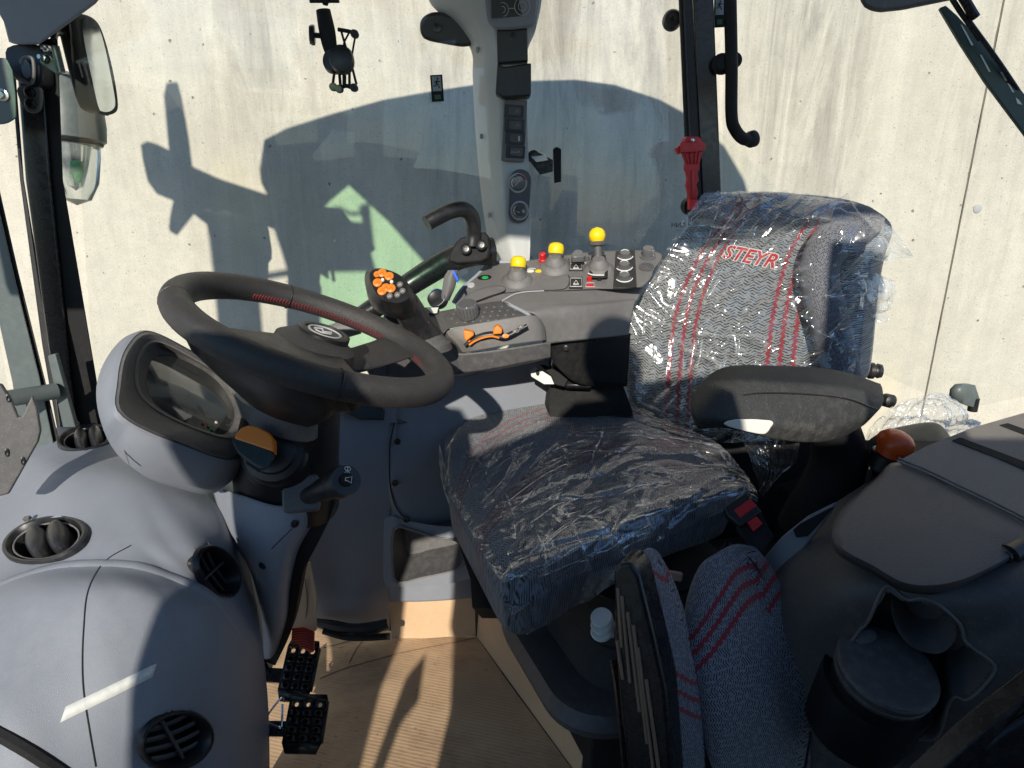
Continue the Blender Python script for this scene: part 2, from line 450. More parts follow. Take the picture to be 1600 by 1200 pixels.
def film(name='clear_film', milk=.05, gloss=.10, sc=1, streak=.55):
    """thin crumpled polythene: mostly clear, milky where it faces away, glints painted as pale streaks along creases"""
    t = NT(name); t.n.remove(t.b); co = t.coord()
    n1 = t.noise(co, 13 * sc, 3, .5, 1.2)
    def ridge(scale, rot, k, dist, lo=(0, 0, 0)):
        n = t.noise(t.coord('UV', scale=(scale[0] * sc, scale[1] * sc, 1), rot=(0, 0, rot), loc=lo), 1, 2, .5, dist)
        return t.math('POWER', t.math('SUBTRACT', 1, t.math('MULTIPLY', t.math('ABSOLUTE', t.math('SUBTRACT', n, .5)), k), clamp=True), 2)
    r1 = ridge((2.2, 13), -.45, 22, .5); r2 = ridge((9, 2.4), .25, 26, .6, (3, 1, 0)); r3 = ridge((3, 20), .5, 18, .7, (7, 2, 0))
    zone = t.ramp(t.noise(co, 5.5 * sc, 3, .6, 1.0), [(.50, 0), (.62, 1)]); zone2 = t.ramp(t.noise(t.coord(loc=(4, 7, 2)), 4.5 * sc, 3, .6, 1.0), [(.48, 0), (.60, 1)])
    sh = t.noise(t.coord('UV', scale=(42 * sc, 9 * sc, 1), rot=(0, 0, .35)), 1, 4, .65, 1.2)
    painted_glint = t.math('MULTIPLY', t.ramp(sh, [(.60, 0), (.66, 1)]), zone)  # small glints put into the film colour as pale patches
    rid = t.math('MAXIMUM', t.math('MAXIMUM', t.math('MULTIPLY', r1, t.math('MULTIPLY_ADD', zone2, .7, .3)), t.math('MULTIPLY', r2, zone2)), t.math('MAXIMUM', t.math('MULTIPLY', r3, t.math('MULTIPLY', zone, .7)), painted_glint))
    nb = t.bump(t.math('MULTIPLY_ADD', rid, .22, n1), .75, .009)
    tr = t.new('BsdfTransparent', Color=(.95, .96, .97, 1))
    gl = t.new('BsdfGlossy', Roughness=.17); gl.inputs[0].default_value = (1, 1, 1, 1); t.put(gl.inputs['Normal'], nb)
    df = t.new('BsdfDiffuse', Color=(.88, .89, .88, 1)); tl = t.new('BsdfTranslucent', Color=(.88, .89, .88, 1))
    t.put(df.inputs['Normal'], nb)
    dd = t.new('MixShader', i0=.4, i1=df.outputs[0], i2=tl.outputs[0])
    lw = t.new('LayerWeight', Blend=.35)
    edge = t.math('POWER', lw.outputs['Facing'], 2.2)
    m = t.math('MULTIPLY_ADD', edge, milk * 5, milk)
    m = t.math('ADD', t.math('MULTIPLY', m, t.math('MULTIPLY_ADD', zone, 1.2, .4)), t.math('MULTIPLY', t.math('POWER', rid, 1.5), streak), clamp=True)
    a = t.new('MixShader', i0=m, i1=tr.outputs[0], i2=dd.outputs[0])
    fg = t.math('ADD', t.math('MULTIPLY_ADD', edge, .35, gloss), t.math('MULTIPLY', rid, .25), clamp=True)
    b = t.new('MixShader', i0=fg, i1=a.outputs[0], i2=gl.outputs[0])
    t.put(t.out.inputs[0], b.outputs[0]); return t.m
M['film'] = film()
M['bag'] = film('loose_bag_film', .42, .12, 1.3, .7)
t = NT('clear_tape'); t.n.remove(t.b)
a = t.new('BsdfTransparent', Color=(.97, .97, .97, 1)); b = t.new('BsdfDiffuse', Color=(.88, .88, .84, 1)); c = t.new('BsdfGlossy', Roughness=.2)
m = t.new('MixShader', i0=t.ramp(t.noise(t.coord(), 90, 4), [(.3, .62), (.7, .85)]), i1=a.outputs[0], i2=b.outputs[0])
m = t.new('MixShader', i0=.1, i1=m.outputs[0], i2=c.outputs[0]); t.put(t.out.inputs[0], m.outputs[0]); M['tape'] = t.m

def cardboard(name, ang, corr=1.0, dirt=1.0, lean=0):
    t = NT(name); co = t.coord(rot=(0, 0, ang)); sep = t.new('SeparateXYZ', i0=co)
    s = t.math('SINE', t.math('MULTIPLY', sep.outputs[1], 2 * math.pi / .0088))
    big = t.noise(co, 5, 5, .6); mid = t.noise(co, 26, 5, .65); fib = t.noise(t.coord(rot=(0, 0, ang), scale=(60, 600, 60)), 1, 3)
    c = t.mix(t.ramp(big, [(.3, 0), (.7, 1)]), (.54, .36, .215, 1), (.64, .45, .285, 1))
    c = t.mix(t.math('MULTIPLY', fib, .25), c, (.36, .23, .13, 1))
    if corr:
        patch_ = t.ramp(t.noise(co, 3.2, 4, .6, .5), [(.42, .0), (.58, 1)])
        rub = t.ramp(t.noise(t.coord(rot=(0, 0, ang), scale=(22, 130, 20)), 1, 3, .6), [(.46, 0), (.60, 1)])
        dk = t.math('MULTIPLY', t.ramp(s, [(.35, 0), (.8, 1)]), t.math('MULTIPLY', patch_, rub))
        c = t.mix(t.math('MULTIPLY', dk, .5 * dirt), c, (.13, .09, .06, 1))
        c = t.mix(t.math('MULTIPLY', t.math('MULTIPLY', patch_, mid), .8 * dirt), c, (.24, .155, .10, 1))
    sp = t.ramp(t.noise(co, 75, 2), [(.70, 0), (.76, .6 * dirt)])
    c = t.mix(sp, c, (.09, .06, .045, 1))
    t.put(t.b.inputs['Base Color'], c); t.b.inputs['Roughness'].default_value = .85
    h = t.math('MULTIPLY_ADD', s, .035 * corr, big)
    t.put(t.b.inputs['Normal'], t.bump(h, .5, .008)); return t.m
M['card'] = cardboard('cardboard_floor_sheet', R_(14))
M['card2'] = cardboard('cardboard_flap', R_(10), .0, .35)
M['fab_back'] = fabric('backrest_cloth', (.145, .175, .205, .40, .43, .46), .010, sc=1.5, base=(.26, .27, .28))
M['fab_seat'] = fabric('seat_cloth', (.16, .19, .22, .42, .45, .48), .008, base=(.16, .17, .20), axis=1, sc=1.4, red=(.22, .02, .03))
M['fab_plain'] = fabric('bolster_cloth', (), base=(.17, .175, .20), sc=1.5)
M['fab_jump'] = fabric('jump_seat_cloth', (.150, .177, .204), .010, base=(.25, .26, .31), sc=1.0, axis=1, slant=.6)
M['fab_jump2'] = fabric('jump_seat_back_cloth', (.005, .175, .205, .235), .009, base=(.25, .26, .31), sc=1.0, axis=1, slant=-.35)
# ================================================================ THE YARD
WALL_Y = 2.65
ob('ground', ([V((-40, -40, -1.3)), V((40, -40, -1.3)), V((40, 40, -1.3)), V((-40, 40, -1.3))], [(0, 1, 2, 3)], None), M['ground'], kind='structure')
jx = 1.80
cw = thing('concrete_wall', 'tall cast concrete wall with rain streaks and a vertical joint behind the cab', 'wall', (0, WALL_Y, -1.3))
wv = lambda x0, x1: cuboid(Matrix.Translation(((x0 + x1) / 2, WALL_Y + .1, 1.5)), x1 - x0, .2, 5.6)
ob('wall_panel', join(wv(-7, jx - .004), wv(jx + .004, 7)), M['concrete'], cw, smooth=False)
crk = []
for k in range(90):
    z = -1.2 + k * .055
    crk.append(V((jx + noise.noise(V((k * .35, 0, 0))) * .006, WALL_Y + .001, z)))
ob('joint_edge', tube(crk, .0035, 5, 0), pl('joint_dirt', (.16, .14, .11), .9), cw)
P = U(1527, 326, WALL_Y)
ob('tie_hole_plug', lathe(frame(P, (0, -1, 0)), [(.017, -.01), (.017, .003), (.014, .005), (.0, .005)], 20), pl('plug_mortar', (.40, .40, .39), .9), cw)

# ================================================================ CAB SHELL
def pull(px, py, z=None, Y=None, Y0=WALL_Y):
    """from a point of the shadow on the wall back along the sunlight to height z or distance Y"""
    W = U(px, py, Y0); t = (z - W.z) / SUN_TAN if z is not None else (W.y - Y)
    return W - V((SUN_X * t, t, -SUN_TAN * t))
roof = thing('cab_roof', 'pale roof and headliner over the cab, just visible at the top left corner', 'roof', (.3, .8, 1.8))
arc = [(408, 285), (415, 240), (450, 222), (520, 200), (600, 178), (680, 164), (740, 155), (820, 149), (900, 147), (960, 155), (1030, 178), (1080, 205), (1130, 250), (1160, 300), (1175, 350)]
edge = [(545, 290), (512, 318), (470, 372), (440, 352)]
pp = [pull(a, b, z=1.88) for a, b in arc] + [V((1.25, .6, 1.88)), V((1.25, -.12, 1.88)), V((-.38, -.12, 1.88))] + [pull(a, b, z=1.88) for a, b in ((770, 464), (662, 410), (606, 346))] + [pull(a, b, z=1.88) for a, b in edge]
ob('roof_shell', extr(pp, (0, 0, .05)), M['greylt'], roof, smooth=False)
gp = [pull(a, b, z=1.885) for a, b in ((512, 318), (545, 290), (606, 346), (662, 410), (770, 464))] + [V((-.38, -.12, 1.885)), V((-.36, -.5, 1.885)), V((-1.08, -.5, 1.885)), pull(500, 520, z=1.885), pull(500, 430, z=1.885)]
ob('roof_window', extr(gp, (0, 0, .006)), M['tint'], roof, smooth=False)
ob('headliner_blocker', extr([V((-1.15, .36, 1.86)), V((-.79, .36, 1.86)), V((-.79, .76, 1.86)), V((-1.15, .84, 1.86))], (0, 0, .02)), M['grey'], roof, smooth=False)  # unseen plate added to keep the green light off the headliner
# headliner corner over the front pillar
ob('headliner', rings([[U(-60, -60, 1.30), U(190, -60, 1.28), U(155, 2, 1.30), U(62, 70, 1.33), U(15, 70, 1.36), U(-6, -10, 1.36)],
                       [U(-60, -60, 1.50), U(190, -60, 1.5), U(152, 4, 1.5), U(62, 66, 1.5), U(17, 66, 1.5), U(0, -10, 1.5)]], 36, sm=0), M['grey'], roof, bevel=.006)

# front right-hand pillar
fp = thing('cab_pillar', 'black front cab pillar between windscreen and right side window', 'pillar', (-.95, 1.4, .6))
def strip(l, r, t0, Y, name, mat, par, bevel=.003, y2=None):
    """post given by its left and right outline in the photo, with real depth"""
    pts = [U(a, b, Y) for a, b in l] + [U(a, b, Y) for a, b in reversed(r)]
    c = pts[0] - EYE; c.z = 0
    return ob(name, extr(pts, c.normalized() * t0), mat, par, bevel=bevel)
strip([(60, 60), (78, 280), (110, 600), (128, 720)], [(90, 60), (98, 280), (152, 600), (168, 720)], .09, 1.41, 'pillar_face', M['matte'], fp)
strip([(26, 100), (40, 280), (84, 600), (100, 720)], [(66, 100), (80, 280), (113, 600), (130, 720)], .09, 1.40, 'pillar_side', M['blackm'], fp, .006)
strip([(16, 100), (31, 280), (66, 540), (98, 720)], [(23, 100), (37, 280), (80, 540), (104, 720)], .03, 1.43, 'window_seal', M['rubber'], fp)
# hook and bracket on it
hk = [(10, 74), (60, 70), (66, 96), (66, 128), (52, 136), (30, 128), (14, 112)]
ob('coat_hook', slab(hk, U(40, 100, 1.385), (-.1, -1, .1), .03, sm=4), M['black'], fp, bevel=.003)
Pk = U(42, 108, 1.375)
ob('hook_ring', tube([U(a, b, 1.365) for a, b in ((33, 100), (36, 91), (46, 89), (52, 95), (53, 118), (49, 130), (40, 128), (22, 117), (12, 104))], .0032, 8), M['mid'], fp)
ob('hook_slot', lathe(frame(U(43, 108, 1.383), (-.1, -1, .1)), [(.001, 0), (.017, 0), (.017, .004), (0, .004)], 24, .55, 1), M['grey'], fp)
ob('bolt_plate', slab([(27, 136), (55, 134), (63, 142), (62, 168), (52, 177), (40, 172), (30, 156)], U(45, 155, 1.385), (-.1, -1, 0), .008, sm=3), M['mid'], fp, bevel=.002)
for q in ((46, 144), (47, 162)):
    b = lathe(frame(U(*q, 1.378), (-.1, -1, 0)), [(.010, -.004), (.010, .003), (.008, .0045), (.0045, .0045), (.004, .001), (0, .001)], 24)
    ob('bolt', b, M['steel'] if 0 else M['blackm'], fp)
ob('clamp_plate', slab([(62, 84), (84, 78), (92, 112), (88, 116), (62, 98)], U(75, 95, 1.37), (0, -1, .1), .01), M['blackm'], fp, bevel=.001)
cyl = tube([U(86, 72, 1.35), U(96, 113, 1.35)], size(6, U(90, 90, 1.35)), 16, 0)
ob('clamp_tube', cyl, M['blackm'], fp)
for q in ((69, 91), (74, 76)):
    ob('clamp_nut', lathe(frame(U(*q, 1.365), (-.2, -1, .1)), [(.008, -.004), (.008, .004), (.005, .005), (.005, .012), (0, .012)], 6 if q[0] == 69 else 12, .9, .9), M['steel'], fp)

# mirror on its arm (outside the side window)
mr = thing('rear_view_mirror', 'black framed rear view mirror on a short arm beside the front pillar', 'mirror', U(150, 182, 1.52))
Pm = U(150, 100, 1.52); nm = V((1, -.28, -.08)).normalized()
mo = [(112, 30), (122, 22), (142, 24), (158, 38), (170, 70), (182, 120), (188, 165), (182, 178), (168, 180), (152, 174), (143, 160), (132, 120), (120, 70)]
ob('mirror_shell', slab(mo, Pm, nm, .045, sm=4), M['rubber'], mr, bevel=.010)
mi = [(129, 32), (140, 29), (152, 38), (162, 66), (172, 112), (180, 158), (176, 171), (166, 175), (156, 171), (150, 152), (141, 110), (132, 66)]
ob('mirror_glass', slab(mi, Pm + nm * .002, nm, .004, sm=4), M['mirror'], mr)
so = [(110, 28), (124, 24), (138, 60), (150, 120), (160, 176), (148, 176), (140, 168), (128, 120), (118, 70)]
ob('mirror_edge', slab(so, Pm + nm * .001 + V((0, .02, 0)), V((-.6, -1, 0)), .02, sm=3), M['rubber'], mr, bevel=.004)
ob('mirror_arm', join(tube([U(84, 62, 1.40), U(88, 52, 1.42), U(108, 53, 1.5), U(124, 53, 1.54)], .006, 12)), M['blackm'], mr)
# round lamp behind the pillar
bl = thing('beacon_lamp', 'grey capped work lamp with clear lens hanging beyond the front pillar', 'lamp', U(120, 305, 1.75))
Pb = U(112, 214, 1.78); up = V((.05, .1, 1))
ob('lamp_cap', lathe(frame(Pb, up), [(.070, -.012), (.078, -.006), (.080, .03), (.074, .10), (.055, .142), (.0, .16)], 40), M['frame'], bl)
ob('lens', lathe(frame(Pb + up * -.012, -up), [(.062, 0), (.062, .03), (.054, .10), (.034, .145), (.0, .16)], 40), M['lens'], bl)
ob('seal_ring', lathe(frame(Pb + up * -.014, up), [(.068, -.004), (.071, 0), (.071, .006), (.066, .01)], 40), M['black'], bl)
ob('reflector', lathe(frame(Pb + up * -.02, -up), [(.030, 0), (.022, .05), (.012, .10), (0, .11)], 24), M['chrome'], bl)
ob('bulb_shade', lathe(frame(Pb + V((.012, -.02, -.06)), -up), [(.012, 0), (.014, .03), (.006, .05), (0, .055)], 12), M['green'], bl)
lh = thing('lamp_housing', 'grey lamp housing with zinc bolt cut off by the left photo edge', 'lamp', U(0, 195, 1.3))
ob('housing_body', rings([[U(a, b, 1.30) for a, b in ((-40, 92), (10, 90), (20, 110), (25, 150), (26, 185), (10, 194), (-40, 196))], [U(a, b, 1.36) for a, b in ((-40, 92), (10, 90), (20, 110), (25, 150), (26, 185), (10, 194), (-40, 196))]], 36, sm=0), M['frame'], lh, bevel=.006)
ob('bolt', lathe(frame(U(6, 149, 1.30), (.1, -1, 0)), [(.011, 0), (.011, .005), (.007, .006), (.006, .012), (0, .012)], 18), M['steel'], lh)

# windscreen frame and what stands in front of it
ws = thing('windscreen_frame', 'dark green tinted edge of the windscreen running down at the far left', 'window frame', U(60, 665, 1.3))
strip([(-60, 180), (-20, 420), (20, 600), (40, 760)], [(-8, 300), (22, 430), (62, 590), (92, 730)], .02, 1.30, 'frame_bar', M['frame'], ws)
strip([(-8, 300), (22, 430), (62, 590), (92, 730)], [(-2, 290), (30, 430), (72, 600), (102, 730)], .012, 1.31, 'seal', M['rubber'], ws)
strip([(-120, 180), (-120, 420), (-120, 760)], [(-60, 180), (-20, 420), (40, 760)], .006, 1.32, 'windscreen', M['glass'], ws)
sb = thing('support_tube', 'grey steel tube bracket joining windscreen edge and front pillar', 'bracket', U(60, 640, 1.22))
ob('tube', tube([U(-20, 628, 1.20), U(88, 611, 1.30)], size(13, U(60, 620, 1.25)), 20, 0), M['frame'], sb)
ob('end_plate', slab([(74, 556), (86, 553), (118, 668), (98, 668)], U(90, 600, 1.31), (0, -1, 0), .012), M['frame'], sb, bevel=.002)
mb = thing('monitor_bracket', 'grey slotted bracket plate cut off by the left photo edge', 'bracket', U(20, 775, 1.0))
ob('plate', slab([(-60, 596), (2, 600), (18, 625), (28, 652), (34, 650), (50, 618), (58, 636), (64, 672), (60, 690), (14, 772), (-10, 778), (-60, 780)], U(20, 690, .98), (.55, -1, .18), .012), M['dark'], mb, bevel=.005)
for q in ((13, 622), (11, 707), (36, 720)):
    ob('slot', lathe(frame(onp(*q, U(20, 690, .98), V((.55, -1, .18))), (.55, -1, .18)), [(.0045, -.001), (.0045, .0015), (.003, .002), (0, .0005)], 16, .7, 1.6), M['black'], mb)

# side window and rear windows
sw = thing('side_window', 'clear right side window between front pillar and the control pillar', 'window', (-.5, 1.6, .7))
ob('pane', extr([U(100, -80, 1.47), U(760, -80, 1.80), U(780, 400, 1.80), U(560, 520, 1.68), U(150, 640, 1.47)], (0.001, .005, 0)), M['glass'], sw, smooth=False)
qw = thing('quarter_window', 'clear rear quarter window between the control pillar and the rear pillar', 'window', (.2, 1.9, .9))
ob('pane', extr([U(815, -80, 1.90), U(1075, -80, 2.02), U(1085, 372, 2.02), U(1040, 408, 2.0), U(815, 420, 1.90)], (0.001, .005, 0)), M['glass'], qw, smooth=False)
ob('maker_mark', join(text('HNC'[::-1], frame(U(1060, 352, 2.0), (0, 1, .05), (-1, 0, 0)), .020, .0004), text('-----', frame(U(1060, 360, 2.0), (0, 1, .05), (-1, 0, 0)), .012, .0003)), M['black'], qw)
rw = thing('rear_window', 'wide rear window glass to the right of the rear pillar', 'window', (1.1, 1.5, .8))
ob('pane', extr([U(1130, -80, 2.02), U(1900, -80, 1.25), U(1900, 560, 1.25), U(1500, 640, 1.62), U(1130, 470, 2.02)], (0.001, .005, 0)), M['glass'], rw, smooth=False)

# exit sign stickers
def exit_sticker(name, cx, cy, w, h, Y, lab, grp):
    F = frame(U(cx, cy, Y), (0, -1, .1), (1, 0, 0)); s = size(1, U(cx, cy, Y))
    st = thing(name, lab, 'sign', U(cx, cy + h / 2, Y), grp)
    tilt = Matrix.Rotation(R_(3), 4, 'Z')
    F = F @ tilt
    ob('backing', rbox(F, w * s, h * s, .001, .001), M['matte'], st, smooth=False)
    g = pl('sticker_grey_' + name, (.30, .33, .34), .5, grain=0)
    ob('pictogram_panel', rbox(F @ Matrix.Translation((0, h * s * .17, .001)), w * s * .74, h * s * .56, .0005, .0005), g, st, smooth=False)
    u = w * s * .74; 
    def L(pts, r): return tube([F @ V((x * u, y * u + h * s * .17, .0018)) for x, y in pts], r * u, 6, 0)
    man = join(L([(.08, .32), (-.02, .02)], .09), L([(-.02, .02), (.16, -.2), (.28, -.48)], .055), L([(-.02, 0), (-.16, -.24), (-.36, -.22)], .055), L([(.07, .28), (.26, .14), (.36, .24)], .045), L([(.05, .28), (-.18, .2), (-.24, .02)], .045),
               lathe(F @ Matrix.Translation((.13 * u, .50 * u + h * s * .17, .0016)), [(.10 * u, 0), (.10 * u, .001), (0, .001)], 14))
    ob('running_figure', man, M['matte'], st)
    ob('green_field', rbox(F @ Matrix.Translation((0, -h * s * .33, .001)), w * s * .5, h * s * .16, .0005, .0005), pl('dull_green_' + name, (.02, .13, .04), .5, grain=0), st, smooth=False)
exit_sticker('exit_sign', 683, 138, 19, 39, 1.745, 'small dark emergency exit sticker on glass left of the control pillar', 'emergency exit stickers')
exit_sticker('exit_sign', 1124, 18, 17, 46, 1.99, 'emergency exit sticker behind the handle bar of the rear window', 'emergency exit stickers')

# phone holder hanging in the side window
ph = thing('phone_holder', 'black spring grip phone holder hanging at the top of the side window', 'phone holder', U(530, 142, 1.45))
YH = 1.42
def pt(*q): return [U(a, b, YH) for a, b in q]
s1 = size(1, U(520, 70, YH))
ob('mount_arm', join(tube(pt((510, -60), (509, -5), (508, 8)), [9 * s1, 6 * s1, 4 * s1], 14), tube(pt((505, 16), (511, 48), (516, 75), (524, 95)), [11 * s1, 12.5 * s1, 11 * s1, 8 * s1], 18),
      tube(pt((484, 2), (530, 2)), 2.5 * s1, 8, 0)), M['matte'], ph)
ob('clamp_knob', join(lathe(frame(U(492, 55, YH), (-1, -.2, .05)), [(4 * s1, -10 * s1), (4 * s1, 0), (14 * s1, 0), (15 * s1, 3 * s1), (13 * s1, 8 * s1), (0, 9 * s1)], 8)), M['black'], ph)
ob('ball_hub', join(lathe(frame(U(534, 93, YH - .02), (.1, -1, .1)), [(19 * s1, -.015), (20 * s1, 0), (18 * s1, .012), (8 * s1, .016), (0, .016)], 28, .95, 1.05), lathe(frame(U(520, 95, YH - .01), (-.5, -1, .1)), [(18 * s1, -.012), (19 * s1, 0), (15 * s1, .008), (0, .009)], 28)), M['black'], ph)
grip = join(*[tube(pt(*q), r * s1, 8, 3) for q, r in (
    (((528, 46), (545, 49), (556, 52)), 3), (((556, 52), (551, 80), (549, 100)), 1.6), (((533, 48), (540, 72), (546, 85)), 1.8), (((545, 52), (538, 66), (535, 82)), 1.5),
    (((523, 108), (520, 132)), 2.2), (((530, 112), (532, 134)), 2.4), (((546, 112), (546, 134)), 2.2), (((551, 108), (557, 132)), 2), (((538, 110), (538, 132)), 3.2), (((522, 136), (530, 138), (540, 134), (550, 137)), 3.2))])
ob('grip_legs', grip, M['matte'], ph)
for q in ((554, 53), (521, 136), (530, 139), (553, 137)):
    ob('rubber_tip', lathe(frame(U(*q, YH - .008), (0, -1, 0)), [(.2 * s1, -.012), (5.4 * s1, -.010), (6.4 * s1, 0), (5.4 * s1, .008), (0, .01)], 16), M['rubber'], ph)

# ---------------------------------------------------------------- control pillar
cp = thing('control_pillar', 'pale grey cab pillar with switches and two climate knobs', 'pillar', U(800, 415, 1.8))
YP = 1.76
rows = []
for (a, b, c, d, e, y) in ((672, 720, 764, 800, 850, -60), (672, 718, 762, 800, 846, 0), (712, 742, 770, 798, 838, 42), (737, 756, 778, 796, 824, 80), (739, 757, 780, 797, 823, 120), (743, 762, 782, 798, 824, 200), (752, 770, 788, 802, 828, 300), (760, 776, 792, 806, 829, 360), (764, 780, 800, 812, 828, 400), (776, 790, 806, 816, 826, 420)):
    rows.append([U(a, y, YP + .16), U(a + 1, y, YP + .10), U(b, y, YP + .035), U(c - 3, y, YP + .002), U(c + 3, y, YP - .004), U(d, y, YP), U(e - 3, y, YP + .008), U(e, y, YP + .02), U(e - 1, y, YP + .15)])
ob('pillar_cover', patch(rows, 60, 90), M['pillar'], cp, solid=.004)
for q in ((745, 78), (752, 213), (764, 336)):
    ob('screw_cap', lathe(frame(U(*q, YP + .052), (-.6, -1, 0)), [(.007, -.004), (.007, .001), (.005, .002), (0, .002)], 16, .6, 1), M['silver'] if q[1] != 213 else M['rubber'], cp)
nP = V((.12, -1, .03)).normalized()
def FP(px, py, off=0): return frame(U(px, py, YP - .008 - off), nP, V((1, .12, 0)) + V((0, 0, -.06)))
def sz(n): return size(n, U(800, 200, YP))
dm = ob('display_housing', rings([[U(a, b, YP - dy) for a, b in q] for dy, q in ((-.03, [(764, -60), (838, -60), (839, 20), (834, 36), (822, 43), (782, 46), (768, 40), (762, 22)]), (.03, [(762, -60), (840, -60), (840, 22), (834, 38), (822, 44), (780, 47), (767, 40), (760, 22)]), (.036, [(766, -60), (836, -60), (836, 20), (831, 34), (820, 40), (782, 43), (770, 36), (765, 20)]))], 60, sm=2), M['grey'], cp)
dsc = ob('display', slab([(767, -60), (833, -60), (832, 24), (768, 28)], U(800, 0, YP - .038), nP, .002), M['screen'], cp, smooth=False)
def circ(cx, cy, r, Yv, rad, ry=None, seg=28): return tube([U(cx + r * math.cos(2 * math.pi * k / seg), cy + (ry or r) * math.sin(2 * math.pi * k / seg), Yv) for k in range(seg)], rad, 5, 0, closed=True)
iY = YP - .041; lw = size(.45, U(800, 10, iY))
ob('tractor_symbol', join(circ(785, 15, 9.5, iY, lw, 11), circ(785, 15, 4.5, iY, lw, 5), circ(816, 10, 12, iY, lw, 14), circ(816, 10, 6, iY, lw, 7.5), tube([U(794, 13, iY), U(804, 13, iY)], lw, 5, 0), tube([U(771, 17, iY), U(773, 11, iY), U(776, 4, iY), U(777, -8, iY)], lw, 5, 2), tube([U(777, -3, iY), U(790, -3, iY), U(802, -2, iY)], lw, 5, 2)), M['silver'], dsc)
bx = lambda q, d0, d1: extr([U(a, b, YP - d1) for a, b in q], (0, d1 - d0, 0))
ob('cable_box', join(bx([(776, 45), (824, 43), (825, 96), (777, 100)], -.03, .020), bx([(777, 98), (787, 104), (830, 98), (830, 147), (826, 150), (787, 153), (774, 146)], -.02, .045)), M['black'], cp, bevel=.004)
ob('socket', lathe(FP(801, 53, .016), [(.006, 0), (.006, .003), (.0035, .003), (.003, -.002), (0, -.002)], 16), M['rubber'], cp)
sp = ob('switch_panel', rbox(FP(803, 205), sz(36), sz(90), .007, .004, .002), M['mid'], cp)
for k, (cx, cy) in enumerate(((803, 174), (804, 196), (805, 216.5), (805.5, 237.5))):
    sk = ob('rocker_switch', rbox(FP(cx, cy, .007), sz(30), sz(18.5), .003, .0015, .0008), M['black'], cp)
    ob('rocker', join(rbox(FP(cx + 1, cy, .010), sz(20), sz(13), .004, .006, .0015), cuboid(FP(cx - 3, cy, .014), sz(3), sz(9), .003)), M['dark'], sk)
    if k == 2: ob('rocker_mark', cuboid(FP(cx + 6, cy, .015), sz(2), sz(7), .001), M['cream'], sk)
    if k == 3:
        zz_ = [(-7, -1), (-5.5, 2), (-4, -2), (-2.5, 2), (-1, -1), (1, -1), (2.5, 2), (4, -2), (5.5, 2), (7, -1)]
        ob('rocker_mark', tube([FP(cx + a, cy - b, .0165) @ V((0, 0, 0)) for a, b in zz_], .0006, 5, 0), M['cream'], sk)
    if k < 2: ob('rocker_mark', tube([FP(cx + a, cy - b, .0165) @ V((0, 0, 0)) for a, b in ((2, -2), (6, 3), (7, -2))], .0005, 5, 0), M['silver'], sk)
cpn = ob('climate_panel', rbox(FP(811.5, 307), sz(34), sz(83), .006, sz(16.5), .0015), M['dark'], cp)
for i_, (cx, cy) in enumerate(((809, 286), (812, 329))):
    kn = ob('climate_knob', lathe(FP(cx, cy, .006), [(sz(12), 0), (sz(12), .004), (sz(10.5), .014), (sz(9.5), .016), (0, .016)], 36), M['smoke'], cp)
    ob('dial_ring', lathe(FP(cx, cy, .006), [(sz(12.5), 0), (sz(12.5), .002), (sz(15), .002), (sz(15), 0)], 40), M['silver'], kn)
    if i_ == 0:
        a0 = [FP(cx + 13.7 * math.cos(a), cy - 13.7 * math.sin(a), .0085) @ V((0, 0, 0)) for a in [R_(x) for x in range(20, 100, 8)]]
        ob('hot_mark', tube(a0, .0012, 5, 0), M['red'], kn)
        a0 = [FP(cx + 13.7 * math.cos(a), cy - 13.7 * math.sin(a), .0085) @ V((0, 0, 0)) for a in [R_(x) for x in range(190, 250, 8)]]
        ob('cold_mark', tube(a0, .0012, 5, 0), M['blue'], kn)
        ob('pointer', tube([FP(cx - 5, cy + 5, .0225) @ V((0, 0, 0)), FP(cx + 4, cy - 5, .0225) @ V((0, 0, 0))], .0014, 6, 0), M['silver'], kn)
    else:
        ob('pointer', tube([FP(cx - 9, cy + 0, .0225) @ V((0, 0, 0)), FP(cx, cy + 3, .0225) @ V((0, 0, 0))], .0008, 6, 0), M['cream'], kn)
        ob('snow_mark', join(*[tube([FP(cx + 6 + 3.4 * math.cos(a), cy + 1 - 3.4 * math.sin(a), .0225) @ V((0, 0, 0)), FP(cx + 6 - 3.4 * math.cos(a), cy + 1 + 3.4 * math.sin(a), .0225) @ V((0, 0, 0))], .0006, 5, 0) for a in (0, R_(60), R_(120))]), M['cream'], kn)
# black oval grip behind the pillar, monitor bracket on its right
og = thing('sun_blind_end', 'black rounded end of a roller blind beside the top of the control pillar', 'sun blind', U(690, 65, 1.9))
ob('blind_cap', rings([[U(a, b, Y) for a, b in ((656, 42), (660, 28), (676, 19), (700, 22), (735, 40), (735, 72), (690, 68), (662, 60))] for Y in (1.84, 1.9)], 48, sm=3), M['black'], og, bevel=.008)
ob('cap_screw', lathe(frame(U(683, 43, 1.835), (0, -1, 0)), [(.011, -.004), (.011, .002), (.004, .003), (.003, 0), (0, 0)], 20), M['blackm'], og)
tb = thing('tablet_bracket', 'small black bracket with upright plate on the right of the control pillar', 'bracket', U(862, 285, 1.8))
ob('arm', join(extr([U(a, b, 1.78) for a, b in ((828, 242), (838, 236), (864, 250), (864, 268), (844, 273), (830, 255))], (0, .012, 0)), lathe(frame(U(834, 245, 1.80), (0, -1, .2)), [(.017, -.004), (.017, .004), (0, .005)], 20)), M['blackm'], tb, bevel=.001)
ob('arm_top', slab([(829, 243), (838, 236), (852, 240), (856, 249), (838, 252)], U(842, 245, 1.775), (-.1, -.6, 1), .003), M['cream'], tb, bevel=.0008)
ob('upright_plate', extr([U(a, b, 1.77) for a, b in ((865, 232), (870, 229), (877, 233), (877, 284), (867, 286))], (0, .035, 0)), M['matte'], tb, bevel=.002)

